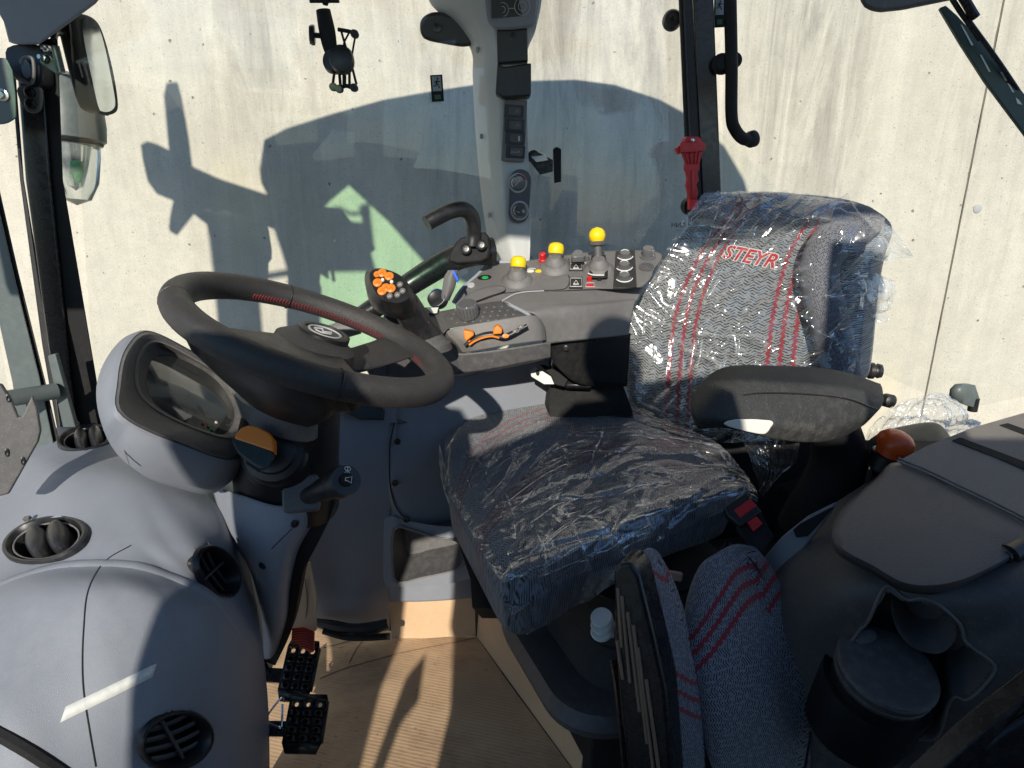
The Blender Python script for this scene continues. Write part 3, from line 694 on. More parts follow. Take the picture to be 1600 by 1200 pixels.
# grab handle and lower window rail
gh = thing('grab_handle', 'bent black grab handle bolted beside the foot of the control pillar', 'handle', U(720, 400, 1.62))
hs = size(1, U(720, 360, 1.62))
ob('bar', tube([U(667, 349, 1.55), U(680, 341, 1.56), U(706, 329, 1.58), U(726, 328, 1.6), U(738, 342, 1.62), U(740, 365, 1.63), U(738, 384, 1.63)], [11.5 * hs, 12 * hs, 12 * hs, 12 * hs, 12 * hs, 12 * hs, 13 * hs], 18), M['black'], gh)
ob('foot_plate', slab([(712, 378), (728, 368), (758, 362), (764, 378), (762, 404), (735, 410), (700, 408)], U(735, 385, 1.63), (-.1, -1, .3), .03, sm=2), M['matte'], gh, bevel=.005)
for q in ((728, 389), (752, 383)):
    ob('bolt', lathe(frame(U(*q, 1.615), (-.1, -1, .3)), [(.0135, -.002), (.0135, .003), (.010, .005), (.005, .005), (.004, .001), (0, .001)], 20), M['blackm'], gh)
wr = thing('window_rail', 'thick black rail sloping down below the side window', 'rail', U(560, 500, 1.55))
ob('upper_rail', tube([U(770, 392, 1.70), U(735, 396, 1.68), U(700, 408, 1.66), (U(650, 438, 1.63)), U(590, 478, 1.6), U(520, 525, 1.55)], [x * hs for x in (22, 22, 21, 19, 17, 15)], 16), M['blackm'], wr)
ob('lower_rail', tube([U(560, 508, 1.55), U(470, 535, 1.5), U(400, 552, 1.46), U(330, 572, 1.42), U(240, 600, 1.40)], [x * hs for x in (14, 13, 13, 13, 13)], 16), M['mid'], wr)
ob('bolt', lathe(frame(U(363, 572, 1.40), (0, -1, .5)), [(.006, -.004), (.006, .004), (.003, .004), (.003, 0), (0, 0)], 14), M['steel'], wr)

# ---------------------------------------------------------------- rear right pillar, handle bar, hammer
rp = thing('cab_pillar', 'black rear cab pillar carrying the red hammer', 'pillar', U(1100, 330, 1.97))
strip([(1059, -60), (1061, 0), (1075, 330), (1080, 420)], [(1080, -60), (1082, 0), (1100, 330), (1104, 420)], .05, 1.96, 'pillar_side', M['rubber'], rp)
strip([(1082, -60), (1083, 0), (1099, 330), (1102, 420)], [(1112, -60), (1115, 0), (1128, 330), (1131, 420)], .07, 1.955, 'pillar_face', M['blackm'], rp)
strip([(1066, -60), (1067, 0), (1082, 330), (1087, 420)], [(1069, -60), (1070, 0), (1085, 330), (1090, 420)], .05, 1.952, 'seal_lip', M['black'], rp, .001)
for q, r in (((1050, 32), 15), ((1078, 322), 14)):
    k = size(r, U(*q, 2.0))
    ob('hinge_cap', lathe(frame(U(*q, 2.03), (-.1, -1, 0)), [(k, -.01), (k, .012), (k * .8, .02), (k * .3, .022), (0, .018)], 28), M['black'], rp)
hb = thing('handle_bar', 'black curved bar handle on the rear window frame', 'handle', U(1160, 225, 1.95))
k = size(1, U(1140, 100, 1.93))
ob('bar', tube([U(1141, -60, 1.93), U(1141, 0, 1.93), U(1143, 100, 1.93), U(1143, 180, 1.93), U(1149, 203, 1.935), U(1162, 217, 1.94), U(1178, 218, 1.96)], 9.5 * k, 16), M['matte'], hb)
ob('end_foot', lathe(frame(U(1176, 217, 1.95), (.3, -.6, .1)), [(10 * k, -.02), (13 * k, -.01), (13 * k, .006), (8 * k, .012), (0, .012)], 20), M['matte'], hb)
ob('stay', join(tube([U(1116, 103, 1.97), U(1130, 98, 1.95), U(1143, 94, 1.94)], [6 * k, 7 * k, 9 * k], 12), lathe(frame(U(1128, 100, 1.94), (0, -1, 0)), [(15 * k, -.01), (16 * k, 0), (9 * k, .01), (0, .01)], 18), lathe(frame(U(1148, 94, 1.955), (0, -1, 0)), [(12 * k, -.01), (12 * k, .0), (0, .004)], 18)), M['matte'], hb)
hm = thing('emergency_hammer', 'red plastic emergency hammer clipped to the rear pillar', 'hammer', U(1080, 330, 1.93))
YM = 1.915
def ex(q, t, y=YM, b=None): return extr([U(a, c, y) for a, c in q], (0, t, 0))
ob('hammer_head', join(ex([(1073, 213), (1092, 213), (1104, 227), (1100, 236), (1088, 238), (1064, 238), (1066, 226)], .035), ex([(1057, 231), (1064, 226), (1068, 234), (1061, 242)], .03), ex([(1064, 222), (1090, 222), (1090, 238), (1064, 239)], .012, YM - .012)), M['red'], hm, bevel=.003)
ob('hammer_neck', join(ex([(1066, 237), (1098, 237), (1093, 256), (1073, 256)], .02), *[tube([U(a, 237, YM - .004), U(b, 256, YM - .004)], .0022, 6, 0) for a, b in ((1071, 1076), (1078, 1080), (1087, 1085), (1093, 1090))]), M['red'], hm, bevel=.001)
ob('handle', join(ex([(1071, 256), (1093, 256), (1093, 266), (1090, 270), (1092, 282), (1088, 288), (1091, 300), (1089, 313), (1077, 313), (1076, 300), (1073, 290), (1075, 280), (1073, 268), (1071, 266)], .022), tube([U(1082, 266, YM - .002), U(1083, 312, YM - .002)], .004, 8, 0)), M['red'], hm, bevel=.002)
ob('handle_end', ex([(1077, 312), (1090, 312), (1092, 327), (1077, 328)], .022, YM - .004), pl('bright_red_tip', (.85, .03, .03), .4, grain=0), hm, bevel=.002, label='brighter red butt of the handle')
ob('screw', lathe(frame(U(1082, 219, YM - .012), (0, -1, 0)), [(.005, -.002), (.005, .001), (0, .002)], 12), M['steel'], hm)

# visor and wiper of the rear window
vs_ = thing('sun_visor', 'dark grey rounded panel hanging into the top of the rear window', 'visor', U(1420, 20, 1.3))
ob('panel', rings([[U(a, b, Y) for a, b in ((1335, -70), (1343, 0), (1352, 14), (1372, 20), (1410, 16), (1498, -2), (1530, -70))] for Y in (1.30, 1.34)], 50, sm=0), M['dark'], vs_, bevel=.012)
wp = thing('rear_wiper', 'green black wiper arm slanting across the upper right of the rear window', 'wiper', U(1600, 210, 1.45))
Pw = U(1540, 100, 1.45)
nw = V((-.3, -1, .1))
ob('wiper_arm', join(slab([(1468, 12), (1478, 8), (1496, 24), (1531, 62), (1560, 95), (1610, 158), (1660, 225), (1660, 290), (1600, 208), (1540, 128), (1500, 66)], Pw, nw, .012)), pl('wiper_green_black', (.03, .055, .04), .4, dust=.08), wp, bevel=.002)
ob('wiper_blade', join(tube([U(1465, -40, 1.44), U(1495, 10, 1.44), U(1516, 40, 1.44), U(1531, 62, 1.44)], .005, 8), tube([U(1490, -30, 1.43), U(1512, 8, 1.43), U(1524, 28, 1.43)], .009, 8), tube([U(1512, 30, 1.43), U(1575, 118, 1.43), U(1660, 250, 1.43)], .0045, 8)), M['blackm'], wp)
for q_ in ([(1501, 38), (1504, 40), (1521, 70), (1518, 71)], [(1531, 85), (1534, 86), (1548, 112), (1545, 112)], [(1563, 112), (1566, 113), (1574, 126), (1571, 126)], [(1574, 130), (1577, 131), (1585, 144), (1582, 144)], [(1587, 152), (1592, 156), (1598, 164), (1590, 162)]): ob('wiper_slot', slab(q_, Pw - V((0, .0015, 0)), nw, .001), M['cream'], wp)

# ---------------------------------------------------------------- what the sun meets on the near side (out of frame, shadows fall on the wall)
ml = thing('mirror_mast', 'outside mirror and lamp mast at the near front corner of the cab roof', 'mirror', pull(300, 300, Y=1.2))
def sil(q, Y, t=.03): return extr([pull(a, b, Y=Y) for a, b in q], (0, t, 0))
ob('mirror_body', sil([(262, 136), (279, 134), (284, 152), (295, 215), (302, 270), (285, 268), (266, 240), (258, 155)], 1.2), M['black'], ml)
ob('lamp_body', sil([(266, 240), (303, 266), (345, 285), (400, 303), (455, 322), (470, 365), (440, 362), (388, 345), (385, 360), (327, 368), (325, 352), (303, 335), (277, 368), (266, 362), (268, 340), (274, 315), (245, 303), (232, 285), (225, 255), (222, 232), (232, 226), (250, 232)], 1.2), M['black'], ml)
np_ = thing('near_front_post', 'black post of the near front cab corner', 'pillar', pull(380, 560, Y=.3))
ob('post', sil([(327, 360), (385, 356), (402, 420), (418, 600), (350, 600), (338, 450)], .3, .05), M['blackm'], np_)
ob('cross_bar', sil([(398, 433), (472, 420), (472, 428), (398, 441)], .3, .02), M['blackm'], np_)
ob('inner_post', sil([(470, 376), (512, 312), (494, 400), (508, 600), (480, 600), (468, 430)], .3, .05), M['blackm'], np_)
sm_ = thing('near_side_mirror', 'slim outside mirror on a thin rod seen only as a shadow', 'mirror', pull(575, 385, Y=.3))
ob('mirror_body', sil([(562, 326), (578, 322), (585, 386), (574, 386)], .3), M['black'], sm_)
ob('rod', tube([pull(a, b, Y=.31) for a, b in ((515, 330), (530, 326), (548, 334), (566, 332))], .008, 8), M['black'], sm_)
# ================================================================ CAB FLOOR AND CARDBOARD
ob('floor', cuboid(Matrix.Translation((.1, 1.0, -.03)), 3.0, 2.6, .05), M['matte'], kind='structure', smooth=False)
cf = thing('floor_cardboard', 'scuffed corrugated cardboard sheet covering the cab floor by the pedals', 'cardboard', Zp(650, 1100, 0))
fo = [(452, 905), (470, 880), (482, 900), (500, 962), (600, 985), (743, 993), (790, 1060), (900, 1210), (960, 1300), (300, 1300), (400, 1100), (440, 1010)]
ob('sheet', extr([Zp(a, b, .006) for a, b in fo], (0, 0, -.005)), M['card'], cf, smooth=False)
M['fold'] = pl('cardboard_crease', (.24, .15, .09), .9, grain=0)
ob('fold_line', join(*[tube([Zp(a, b, .0065) for a, b in q], .0012, 5, 4) for q in (((500, 1060), (540, 1044), (620, 1022), (700, 1006), (744, 996)), ((505, 1012), (530, 1006), (565, 996)), ((545, 1036), (556, 1015), (566, 1002)))]), M['fold'], cf)
fl = thing('cardboard_flap', 'upright sunlit cardboard flap below the storage pocket', 'cardboard', Zp(675, 1000, 0))
Yf = Zp(675, 998, .006).y
ob('board', extr([U(608, 932, Yf + .045), U(741, 924, Yf + .045), U(743, 992, Yf + .004), U(612, 1001, Yf)], (0, .006, 0)), M['card2'], fl, smooth=False)
fl2 = thing('cardboard_strip', 'long cardboard strip standing along the foot of the seat platform', 'cardboard', Zp(830, 1100, 0))
a0, a1 = Zp(745, 995, .004), Zp(905, 1215, .004)
b0 = a0 + V((.012, .012, .145)); b1 = a1 + V((.012, .012, .105))
mid = [a0.lerp(a1, t) for t in (0, .35, .7, 1)]; top = [b0.lerp(b1, t) + V((0, 0, h)) for t, h in ((0, 0), (.35, -.004), (.7, -.012), (1, -.02))]
ob('board', extr(mid + top[::-1], V((.005, .003, 0))), M['card2'], fl2, smooth=False)
# seat platform edge (black step) behind the strip
pf = thing('seat_platform', 'black steel step and rail along the foot of the driver seat', 'platform', Zp(860, 1050, 0))
e0, e1 = a0 + V((.02, .02, 0)), a1 + V((.02, -.02, 0)); side = V((.22, .12, 0))
ob('platform_top', extr([e0 + V((0, 0, .15)), e1 + V((0, 0, .12)), e1 + V((.9, .3, .12)), e0 + V((.9, .3, .15))], (0, 0, -.14)), M['matte'], pf, bevel=.006)
ob('rail', tube([e0 + V((.03, .03, .165)), e1 + V((.03, 0, .125))], .016, 4, 0), M['blackm'], pf)
ob('rail', tube([e0 + V((.09, .05, .17)), e1 + V((.09, .02, .13))], .011, 4, 0), M['blackm'], pf)

# ================================================================ DASHBOARD
db = thing('dashboard', 'large grey moulded dashboard filling the lower left with round air vents', 'dashboard', U(200, 900, .8))
def R(*q): return [U(*p) for p in q]
rows = [
    R((-60, 700, 1.45), (60, 674, 1.42), (120, 664, 1.38), (170, 672, 1.34), (260, 700, 1.3), (350, 740, 1.3), (430, 790, 1.3)),
    R((-60, 732, 1.32), (40, 712, 1.27), (110, 706, 1.22), (170, 706, 1.20), (250, 725, 1.17), (340, 760, 1.16), (420, 800, 1.22)),
    R((-60, 800, 1.14), (20, 778, 1.10), (90, 748, 1.08), (170, 745, 1.06), (250, 765, 1.04), (335, 800, 1.05), (402, 840, 1.15)),
    R((-60, 868, .98), (20, 850, .95), (90, 838, .93), (170, 830, .93), (250, 840, .93), (330, 860, .96), (392, 890, 1.10)),
    R((-60, 905, .90), (20, 892, .88), (90, 884, .87), (170, 880, .87), (250, 890, .88), (335, 915, .92), (402, 950, 1.08)),
    R((-60, 960, .80), (20, 945, .79), (90, 932, .79), (170, 925, .80), (260, 940, .82), (350, 975, .88), (410, 1010, 1.05)),
    R((-60, 1060, .70), (20, 1055, .70), (100, 1050, .71), (190, 1045, .73), (280, 1050, .77), (368, 1065, .86), (418, 1085, 1.03)),
    R((-60, 1160, .64), (20, 1160, .64), (100, 1160, .66), (190, 1160, .69), (285, 1160, .74), (375, 1160, .85), (421, 1160, 1.03)),
    R((-60, 1300, .60), (20, 1300, .60), (100, 1300, .62), (190, 1300, .66), (285, 1300, .72), (375, 1300, .84), (421, 1300, 1.03))]
DG = net(rows, 150, 200)
dnet = ([p for r in DG for p in r], grid_faces(150, 200), None)
from mathutils.bvhtree import BVHTree
dbv = BVHTree.FromPolygons(dnet[0], dnet[1])
def proj(P):
    d = P - EYE; D = d.dot(FWD); return 800 + FPX * d.x / D, 600 - FPX * d.dot(UP) / D
def on(bvh, px, py, off=0.0):
    h = bvh.ray_cast(EYE, ray(px, py).normalized())
    P, n = h[0], h[1]
    if n.dot(EYE - P) < 0: n = -n
    return P + n * off, n
VENTS = [(70, 843, 66, 33, -14, 'knob'), (134, 684, 44, 19, -10, 'knob'), (341, 893, 44, 29, 58, 'slat'), (277, 1158, 57, 44, -20, 'slat')]
def inell(x, y, v, f=1):
    a = R_(v[4]); dx_, dy_ = x - v[0], y - v[1]
    u_ = dx_ * math.cos(a) + dy_ * math.sin(a); w_ = -dx_ * math.sin(a) + dy_ * math.cos(a)
    return (u_ / (v[2] * f)) ** 2 + (w_ / (v[3] * f)) ** 2 < 1
hid = [any(inell(*proj(p), v, .93) for v in VENTS) for p in dnet[0]]
ob('dash_body', (dnet[0], [f for f in dnet[1] if not any(hid[i] for i in f)], None), M['grey'], db, solid=.004, ang=60)
for cx, cy, a_, b_, rot, kd in VENTS:
    P, n = on(dbv, cx, cy); 
    if kd == 'knob': n = (n + V((0, 0, .2))).normalized()
    ra = R_(rot)
    def EL(f, off, ox=0, oy=0, m=28):
        return [onp(cx + ox + a_ * f * math.cos(t) * math.cos(ra) - b_ * f * math.sin(t) * math.sin(ra), cy + oy + a_ * f * math.cos(t) * math.sin(ra) + b_ * f * math.sin(t) * math.cos(ra), P, n) + n * off for t in [2 * math.pi * k / m for k in range(m)]]
    kk = size(a_, P)
    v = ob('air_vent', rings([EL(1.06, -.006), EL(1.04, .001), EL(.99, .0035), EL(.93, .003), EL(.86, -.004), EL(.82, -.028), EL(.78, -.05)], 64, False, True, 0), M['black'], db)
    fl_n = (P - EYE).normalized()
    if kd == 'knob':
        for s_ in (-1, 1):
            ox, oy = s_ * a_ * .26 * math.cos(ra) + 4, s_ * a_ * .26 * math.sin(ra) - 1
            w_, h_ = a_ * .25, b_ * .80
            def RG(f, g, off, dxx=0): return [onp(cx + ox + dxx + w_ * f * math.cos(t), cy + oy + h_ * g * math.sin(t), P, n) + n * off for t in [2 * math.pi * k / 20 for k in range(20)]]
            ob('vent_fin', rings([RG(1.15, .85, -.035), RG(1.1, .95, -.006), RG(.9, .85, .006), RG(.45, .6, .012), RG(.1, .3, .013)], 40, sm=0), M['black'], v)
        ob('vent_rim', tube([p for p in EL(.80, -.004)], .0016, 8, 0, closed=True), M['mid'], v)
        q = EL(1.0, .006)[20]; ob('vent_tab', rbox(frame(q, n), .012, .008, .006, .002, .001), M['dark'], v)
    else:
        for j in range(4):
            y = -.55 + j * .36; hw = math.sqrt(1 - y * y) * .82
            def XY(x, yy): 
                u_, w_ = a_ * x, b_ * yy
                return cx + u_ * math.cos(ra) - w_ * math.sin(ra), cy + u_ * math.sin(ra) + w_ * math.cos(ra)
            pts = [onp(*XY(hw * t, y + .10 * (1 - t * t)), P, n) - n * .018 for t in (-1, -.5, 0, .5, 1)]
            ob('vent_fin', tube(pts, kk * .075, 8, 5, sec=[(1, 0), (.5, .35), (-.5, .35), (-1, 0), (-.5, -.35), (.5, -.35)]), M['dark'], v)
        ob('vent_bar', tube([onp(*XY(t * .1, t * .78), P, n) - n * .012 for t in (-1, 0, 1)], kk * .05, 8), M['dark'], v)
# seams, tape, small marks
def onpts(q, off, bv=None):
    pts = spline([V((a, b, 0)) for a, b in q], 10)
    return [on(bv or dbv, p.x, p.y, off)[0] for p in pts]
ob('seam', tube(onpts([(205, 852), (170, 872), (150, 895), (136, 930), (131, 980), (129, 1030), (131, 1080), (140, 1140), (150, 1198)], -.0004), .0013, 6, 0), M['black'], db)
ob('moulded_ridge', tube(onpts([(-30, 925), (30, 900), (90, 884), (150, 880), (215, 884), (280, 905), (335, 935), (370, 985)], -.0165), .019, 16, 0), M['grey'], db)
ob('groove', tube(onpts([(-40, 1128), (0, 1148), (50, 1176), (110, 1215)], -.004), .010, 8, 0), M['matte'], db)
ta = thing('clear_tape', 'strip of clear adhesive tape stuck slantwise on the grey dashboard', 'tape', U(150, 1120, .7))
tp = []
for k in range(13):
    t_ = k / 12
    for (x0, y0), (x1, y1) in (((103, 1104), (245, 1036)), ((94, 1129), (238, 1058))):
        tp.append(on(dbv, x0 + (x1 - x0) * t_, y0 + (y1 - y0) * t_, .0012)[0])
ob('tape_strip', (tp, [(2 * i, 2 * i + 1, 2 * i + 3, 2 * i + 2) for i in range(12)], None), M['tape'], ta, solid=.0006)
# upper shelf under the windscreen, darker step, edge of cowl under the cluster
# ================================================================ INSTRUMENT CLUSTER
ic = thing('instrument_cluster', 'oval instrument display in a grey housing on the steering column', 'instrument panel', U(300, 760, .95))
nC = V((.80, -.05, .66)).normalized(); PC = U(295, 640, .98)
def onC(q, off): return [onp(a, b, PC + nC * off, nC) for a, b in q]
C_ = [(232, 517), (300, 548), (377, 593), (397, 650), (372, 717), (283, 695), (190, 650), (183, 600), (196, 545)]
Bq = [(229, 516), (302, 549), (380, 594), (399, 652), (374, 722), (283, 704), (183, 656), (176, 600), (190, 542)]
Hq = [(222, 520), (302, 560), (380, 615), (398, 665), (362, 752), (283, 756), (188, 716), (150, 620), (174, 548)]
Hb = [(222, 535), (302, 575), (372, 635), (385, 690), (345, 766), (275, 762), (205, 728), (165, 640), (180, 565)]
D_ = [(242, 531), (300, 557), (366, 600), (387, 648), (366, 684), (300, 668), (234, 633), (212, 600), (216, 556)]
E_ = [(246, 545), (300, 563), (350, 598), (374, 645), (353, 684), (297, 668), (240, 638), (222, 604), (226, 565)]
S_ = [(254, 554), (300, 569), (343, 600), (366, 645), (347, 680), (296, 664), (246, 634), (230, 604), (234, 569)]
ob('cluster_housing', rings([onC(Hb, -.13), onC(Hb, -.11), onC(Hq, -.065), onC(Bq, -.006), onC(C_, 0)], 72, True, False), M['grey'], ic, ang=60)
ob('bezel', rings([onC(C_, -.002), onC([(x + (295 - x) * .05, y + (615 - y) * .05) for x, y in C_], .006), onC(D_, .002), onC(E_, -.016), onC(S_, -.020)], 72, cap0=False, cap1=False), M['dark'], ic, ang=50)
ob('inner_lip', rings([onC(D_, .003), onC([(x + (297 - x) * .04, y + (612 - y) * .04) for x, y in D_], .001), onC([(x + (297 - x) * .06, y + (612 - y) * .06) for x, y in D_], -.006)], 72, cap0=False, cap1=False), M['mid'], ic)
scr = ob('display', rings([onC(S_, -.0195), onC([(x + (297 - x) * .5, y + (612 - y) * .5) for x, y in S_], -.0165), onC([(x + (297 - x) * .96, y + (612 - y) * .96) for x, y in S_], -.0155)], 72), M['screen'], ic)
for q, m_ in (((333, 672), 'green'), ((327, 667), 'green'), ((318, 662), 'redpedal'), ((338, 660), 'cream')):
    ob('pilot_lamp', lathe(frame(onp(*q, PC + nC * -.0175, nC), nC), [(.0028, 0), (.0028, .001), (0, .0015)], 10), M[m_], scr)
ob('cluster_seam', tube([onp(a, b, PC + nC * -.05, nC) for a, b in ((186, 655), (190, 690), (202, 728))], .001, 5), M['mid'], ic)
# rocker switch with a red button beside the screen
rs = ob('switch_block', rbox(frame(U(398, 608, .99), (.25, -.55, .8), (.9, .5, 0)), .045, .030, .018, .005, .002), M['dark'], ic)
ob('white_button', rbox(frame(U(388, 600, .985), (.25, -.55, .8), (.9, .5, 0)) @ Matrix.Translation((0, 0, .014)), .013, .017, .006, .002, .001), M['cream'], rs)
ob('red_button', rbox(frame(U(402, 609, .985), (.25, -.55, .8), (.9, .5, 0)) @ Matrix.Translation((0, 0, .014)), .014, .017, .007, .002, .001), M['red'], rs)

# ================================================================ STEERING COLUMN
sc = thing('steering_column', 'grey and black steering column with boot and rubber edged cowl', 'steering column', U(440, 960, 1.1))
ob('column_neck', rings([R((430, 560, 1.10), (520, 560, 1.10), (520, 600, 1.0), (430, 600, 1.0)), R((400, 640, 1.12), (520, 640, 1.12), (512, 660, .98), (385, 660, .98)),
                         R((372, 700, 1.14), (518, 690, 1.14), (505, 740, 1.0), (380, 740, 1.0)), R((380, 780, 1.16), (520, 770, 1.18), (505, 820, 1.05), (390, 820, 1.05))], 40), M['black'], sc)
ob('collar_top', rings([R((360, 600, 1.06), (430, 585, 1.08), (505, 610, 1.05), (490, 640, .95), (400, 640, .94)), R((372, 640, 1.08), (440, 628, 1.1), (508, 650, 1.06), (486, 690, .96), (405, 672, .95))], 40), M['mid'], sc)
PB = U(428, 706, .97); nB = V((.10, -.86, .46)).normalized(); FB = frame(PB, nB)
kb = size(1, PB)
ob('boot', lathe(FB, [(60 * kb, -.10), (60 * kb, -.030), (54 * kb, -.022), (52 * kb, -.006), (48 * kb, -.003), (46 * kb, .004), (36 * kb, .007), (33 * kb, .012), (24 * kb, .014), (0, .014)], 48), M['black'], sc)
ob('boot_ring', lathe(FB, [(50 * kb, -.0205), (53 * kb, -.018), (53 * kb, -.014), (50 * kb, -.013)], 48), M['dark'], sc)
ob('tyre_symbol', join(tube([FB @ V(((20 + 9 * math.cos(a)) * kb, (46 + 4.4 * math.sin(a)) * kb, -.0035 - .005)) for a in [R_(x) for x in range(0, 360, 30)]], .0007, 5, 0, closed=True), tube([FB @ V(((37 + 9 * math.cos(a)) * kb, (35 + 5 * math.sin(a)) * kb, -.0035 - .005)) for a in [R_(x) for x in range(0, 360, 30)]], .0007, 5, 0, closed=True)), M['cream'], sc)
# cowl: blue-grey lower cover with black rubber edge
crow = [R((330, 760, 1.10), (380, 775, 1.02), (430, 790, 1.0), (480, 790, 1.02), (512, 782, 1.10)),
        R((352, 830, 1.06), (395, 835, 1.0), (430, 838, .99), (465, 832, 1.01), (498, 815, 1.09)),
        R((385, 880, 1.06), (405, 885, 1.01), (430, 885, 1.0), (452, 872, 1.02), (474, 856, 1.10)),
        R((402, 930, 1.08), (415, 935, 1.03), (430, 935, 1.02), (444, 925, 1.04), (459, 910, 1.12)),
        R((410, 980, 1.10), (420, 985, 1.06), (430, 985, 1.05), (441, 975, 1.07), (453, 960, 1.14)),
        R((412, 1030, 1.14), (418, 1030, 1.1), (424, 1028, 1.1), (430, 1020, 1.12), (440, 1005, 1.16))]
cm = patch(crow, 40, 60); ob('cowl', cm, M['grey'], sc, solid=.003, ang=60)
cbv = BVHTree.FromPolygons(cm[0], cm[1])
ob('rubber_edge', tube([U(a, b, y) for a, b, y in ((516, 775, 1.07), (505, 805, 1.07), (486, 845, 1.07), (468, 880, 1.08), (460, 920, 1.10), (452, 960, 1.12), (438, 1000, 1.14), (424, 1030, 1.15))], .0135, 10, 8, sec=[(-1, -.8), (1, -.8), (1, .8), (-1, .8)]), M['matte'], sc)
for q in ((461, 818), (410, 884)):
    P, n = on(cbv, *q); ob('screw', lathe(frame(P, n), [(.0075, -.003), (.0075, .002), (.004, .003), (.003, 0), (0, 0)], 16), M['black'], sc)
ob('cowl_groove', tube(onpts([(456, 826), (440, 842), (424, 858)], -.0004, cbv), .0012, 5, 0), M['black'], sc)
ob('stalk_socket', rbox(frame(U(472, 772, .985), (.2, -.85, .5), (1, .2, 0)), .060, .062, .02, .010, .004), M['dark'], sc)
ob('wedge_cover', slab([(482, 708), (506, 742), (466, 745)], U(485, 735, 1.02), (.1, -1, .3), .02), M['grey'], sc, bevel=.004)
# orange lever
ol = thing('orange_lever', 'orange capped black lever on the boot below the instrument housing', 'lever', U(400, 735, .9))
PO = U(398, 690, .90); nO = V((.05, -.75, .66)).normalized()
ob('lever_cap', slab([(366, 680), (376, 668), (388, 664), (402, 666), (420, 675), (427, 684), (427, 706), (366, 686)], PO, nO, .022), M['orange'], ol, bevel=.004)
ob('lever_body', rings([[onp(a, b, PO - nO * o, nO) for a, b in q] for o, q in ((.001, [(364, 683), (427, 706), (425, 722), (412, 733), (378, 712), (368, 700)]), (.022, [(366, 683), (426, 704), (423, 724), (410, 735), (380, 716), (368, 702)]), (.06, [(385, 700), (420, 708), (418, 728), (408, 735), (388, 722), (386, 712)]))], 36, sm=2), M['black'], ol, bevel=.002)
ob('lever_slot', slab([(386, 720), (408, 734), (404, 738), (384, 724)], PO - nO * .0005, nO, .002), M['matte'], ol)
# stalk
sk_ = thing('column_stalk', 'thick black stalk with white wiper and horn symbols on its round end', 'stalk', U(500, 790, .9))
p0, p1 = U(474, 778, .99), U(541, 750, .87)
ax = (p1 - p0).normalized(); Ln = (p1 - p0).length
FS = frame(p0, ax, V((0, 0, 1))); k = size(1, p1)
ob('stalk_body', lathe(FS, [(12 * k, -.02), (14 * k, 0), (17 * k, Ln * .35), (20 * k, Ln * .5), (21 * k, Ln * .72), (20 * k, Ln * .74), (20 * k, Ln * .77), (24 * k, Ln * .8), (25.5 * k, Ln * .83), (25.5 * k, Ln * .97), (24 * k, Ln), (0, Ln)], 40), M['black'], sk_)
eb = ob('horn_button', lathe(frame(p0 + ax * Ln, ax, V((0, 0, 1))), [(10.5 * k, -.002), (10.5 * k, .004), (9.5 * k, .005), (0, .005)], 28), M['matte'], sk_)
FE = frame(p1 + ax * .001, ax, UP.cross(ax) * -1 if 0 else RIGHT)
def mark(F, strokes, s, r, mat, par, name, dz=.0005): return ob(name, join(*[tube([F @ V((x * s, y * s, dz)) for x, y in q], r, 5, 0) for q in strokes]), mat, par)
mark(FE @ Matrix.Translation((0, 16 * k, 0)), [[(-1, .3), (-.6, .9), (.6, .9), (1, .3), (.6, -.2), (-.6, -.2), (-1, .3)], [(-.8, -1), (0, 0), (.8, -1)], [(0, -1.2), (0, 1.1)]], 5.2 * k, .00055, M['white'], sk_, 'wiper_symbol')
mark(FE @ Matrix.Translation((1 * k, 0, .005)), [[(-1, -.5), (-1, .5), (-.2, .5), (1, 1.1), (1, -1.1), (-.2, -.5), (-1, -.5)]], 5 * k, .0006, M['white'], eb, 'horn_symbol')

# ================================================================ STEERING WHEEL
st = thing('steering_wheel', 'black leather steering wheel with red stitching along its inner edge', 'steering wheel', U(480, 640, 1.0))
a19, beta = R_(22.3), R_(76.3)
nW = (FWD * -math.cos(beta) + (RIGHT * math.sin(a19) + UP * math.cos(a19)) * math.sin(beta)).normalized()
CW = EYE + ray(497, 524) * 1.0
RW = .202
FW = frame(CW, nW, RIGHT * math.cos(a19) - UP * math.sin(a19))
def wp_(deg, r=RW, z=0): return FW @ V((r * math.cos(R_(deg)), r * math.sin(R_(deg)), z))
n = 96; rimp = [wp_(360 * i / n) for i in range(n)]
rr = .0215
rm = tube(rimp, [rr * (1 + .05 * math.cos(R_(2 * (360 * i / n) - 20))) for i in range(n)], 24, 0, closed=True, up=None)
ob('rim', rm, M['leather'], st, ang=60)
for d in (-146, -60, 20, 128):
    ob('grip_seam', tube([FW @ V(((RW + rr * 1.02 * math.cos(a)) * math.cos(R_(d)), (RW + rr * 1.02 * math.cos(a)) * math.sin(R_(d)), rr * 1.02 * math.sin(a))) for a in [R_(x) for x in range(0, 360, 24)]], .0011, 6, 0, closed=True), M['black'], st)
sti = []
for i_, (d0, d1) in enumerate(((72, 150), (-18, 44))):
    sti = []
    N_ = int((d1 - d0) / 1.7)
    for i in range(N_):
        d = d0 + (d1 - d0) * i / N_
        def sp_(dd, a): 
            c = RW - (rr * 1.01) * math.cos(R_(a)); return FW @ V((c * math.cos(R_(dd)), c * math.sin(R_(dd)), rr * 1.01 * math.sin(R_(a))))
        sti.append(tube([sp_(d, -34), sp_(d + .9, -18), sp_(d + .3, -4)], .0007, 4, 2))
    ob('stitching', join(*sti), M['stitch'], st)
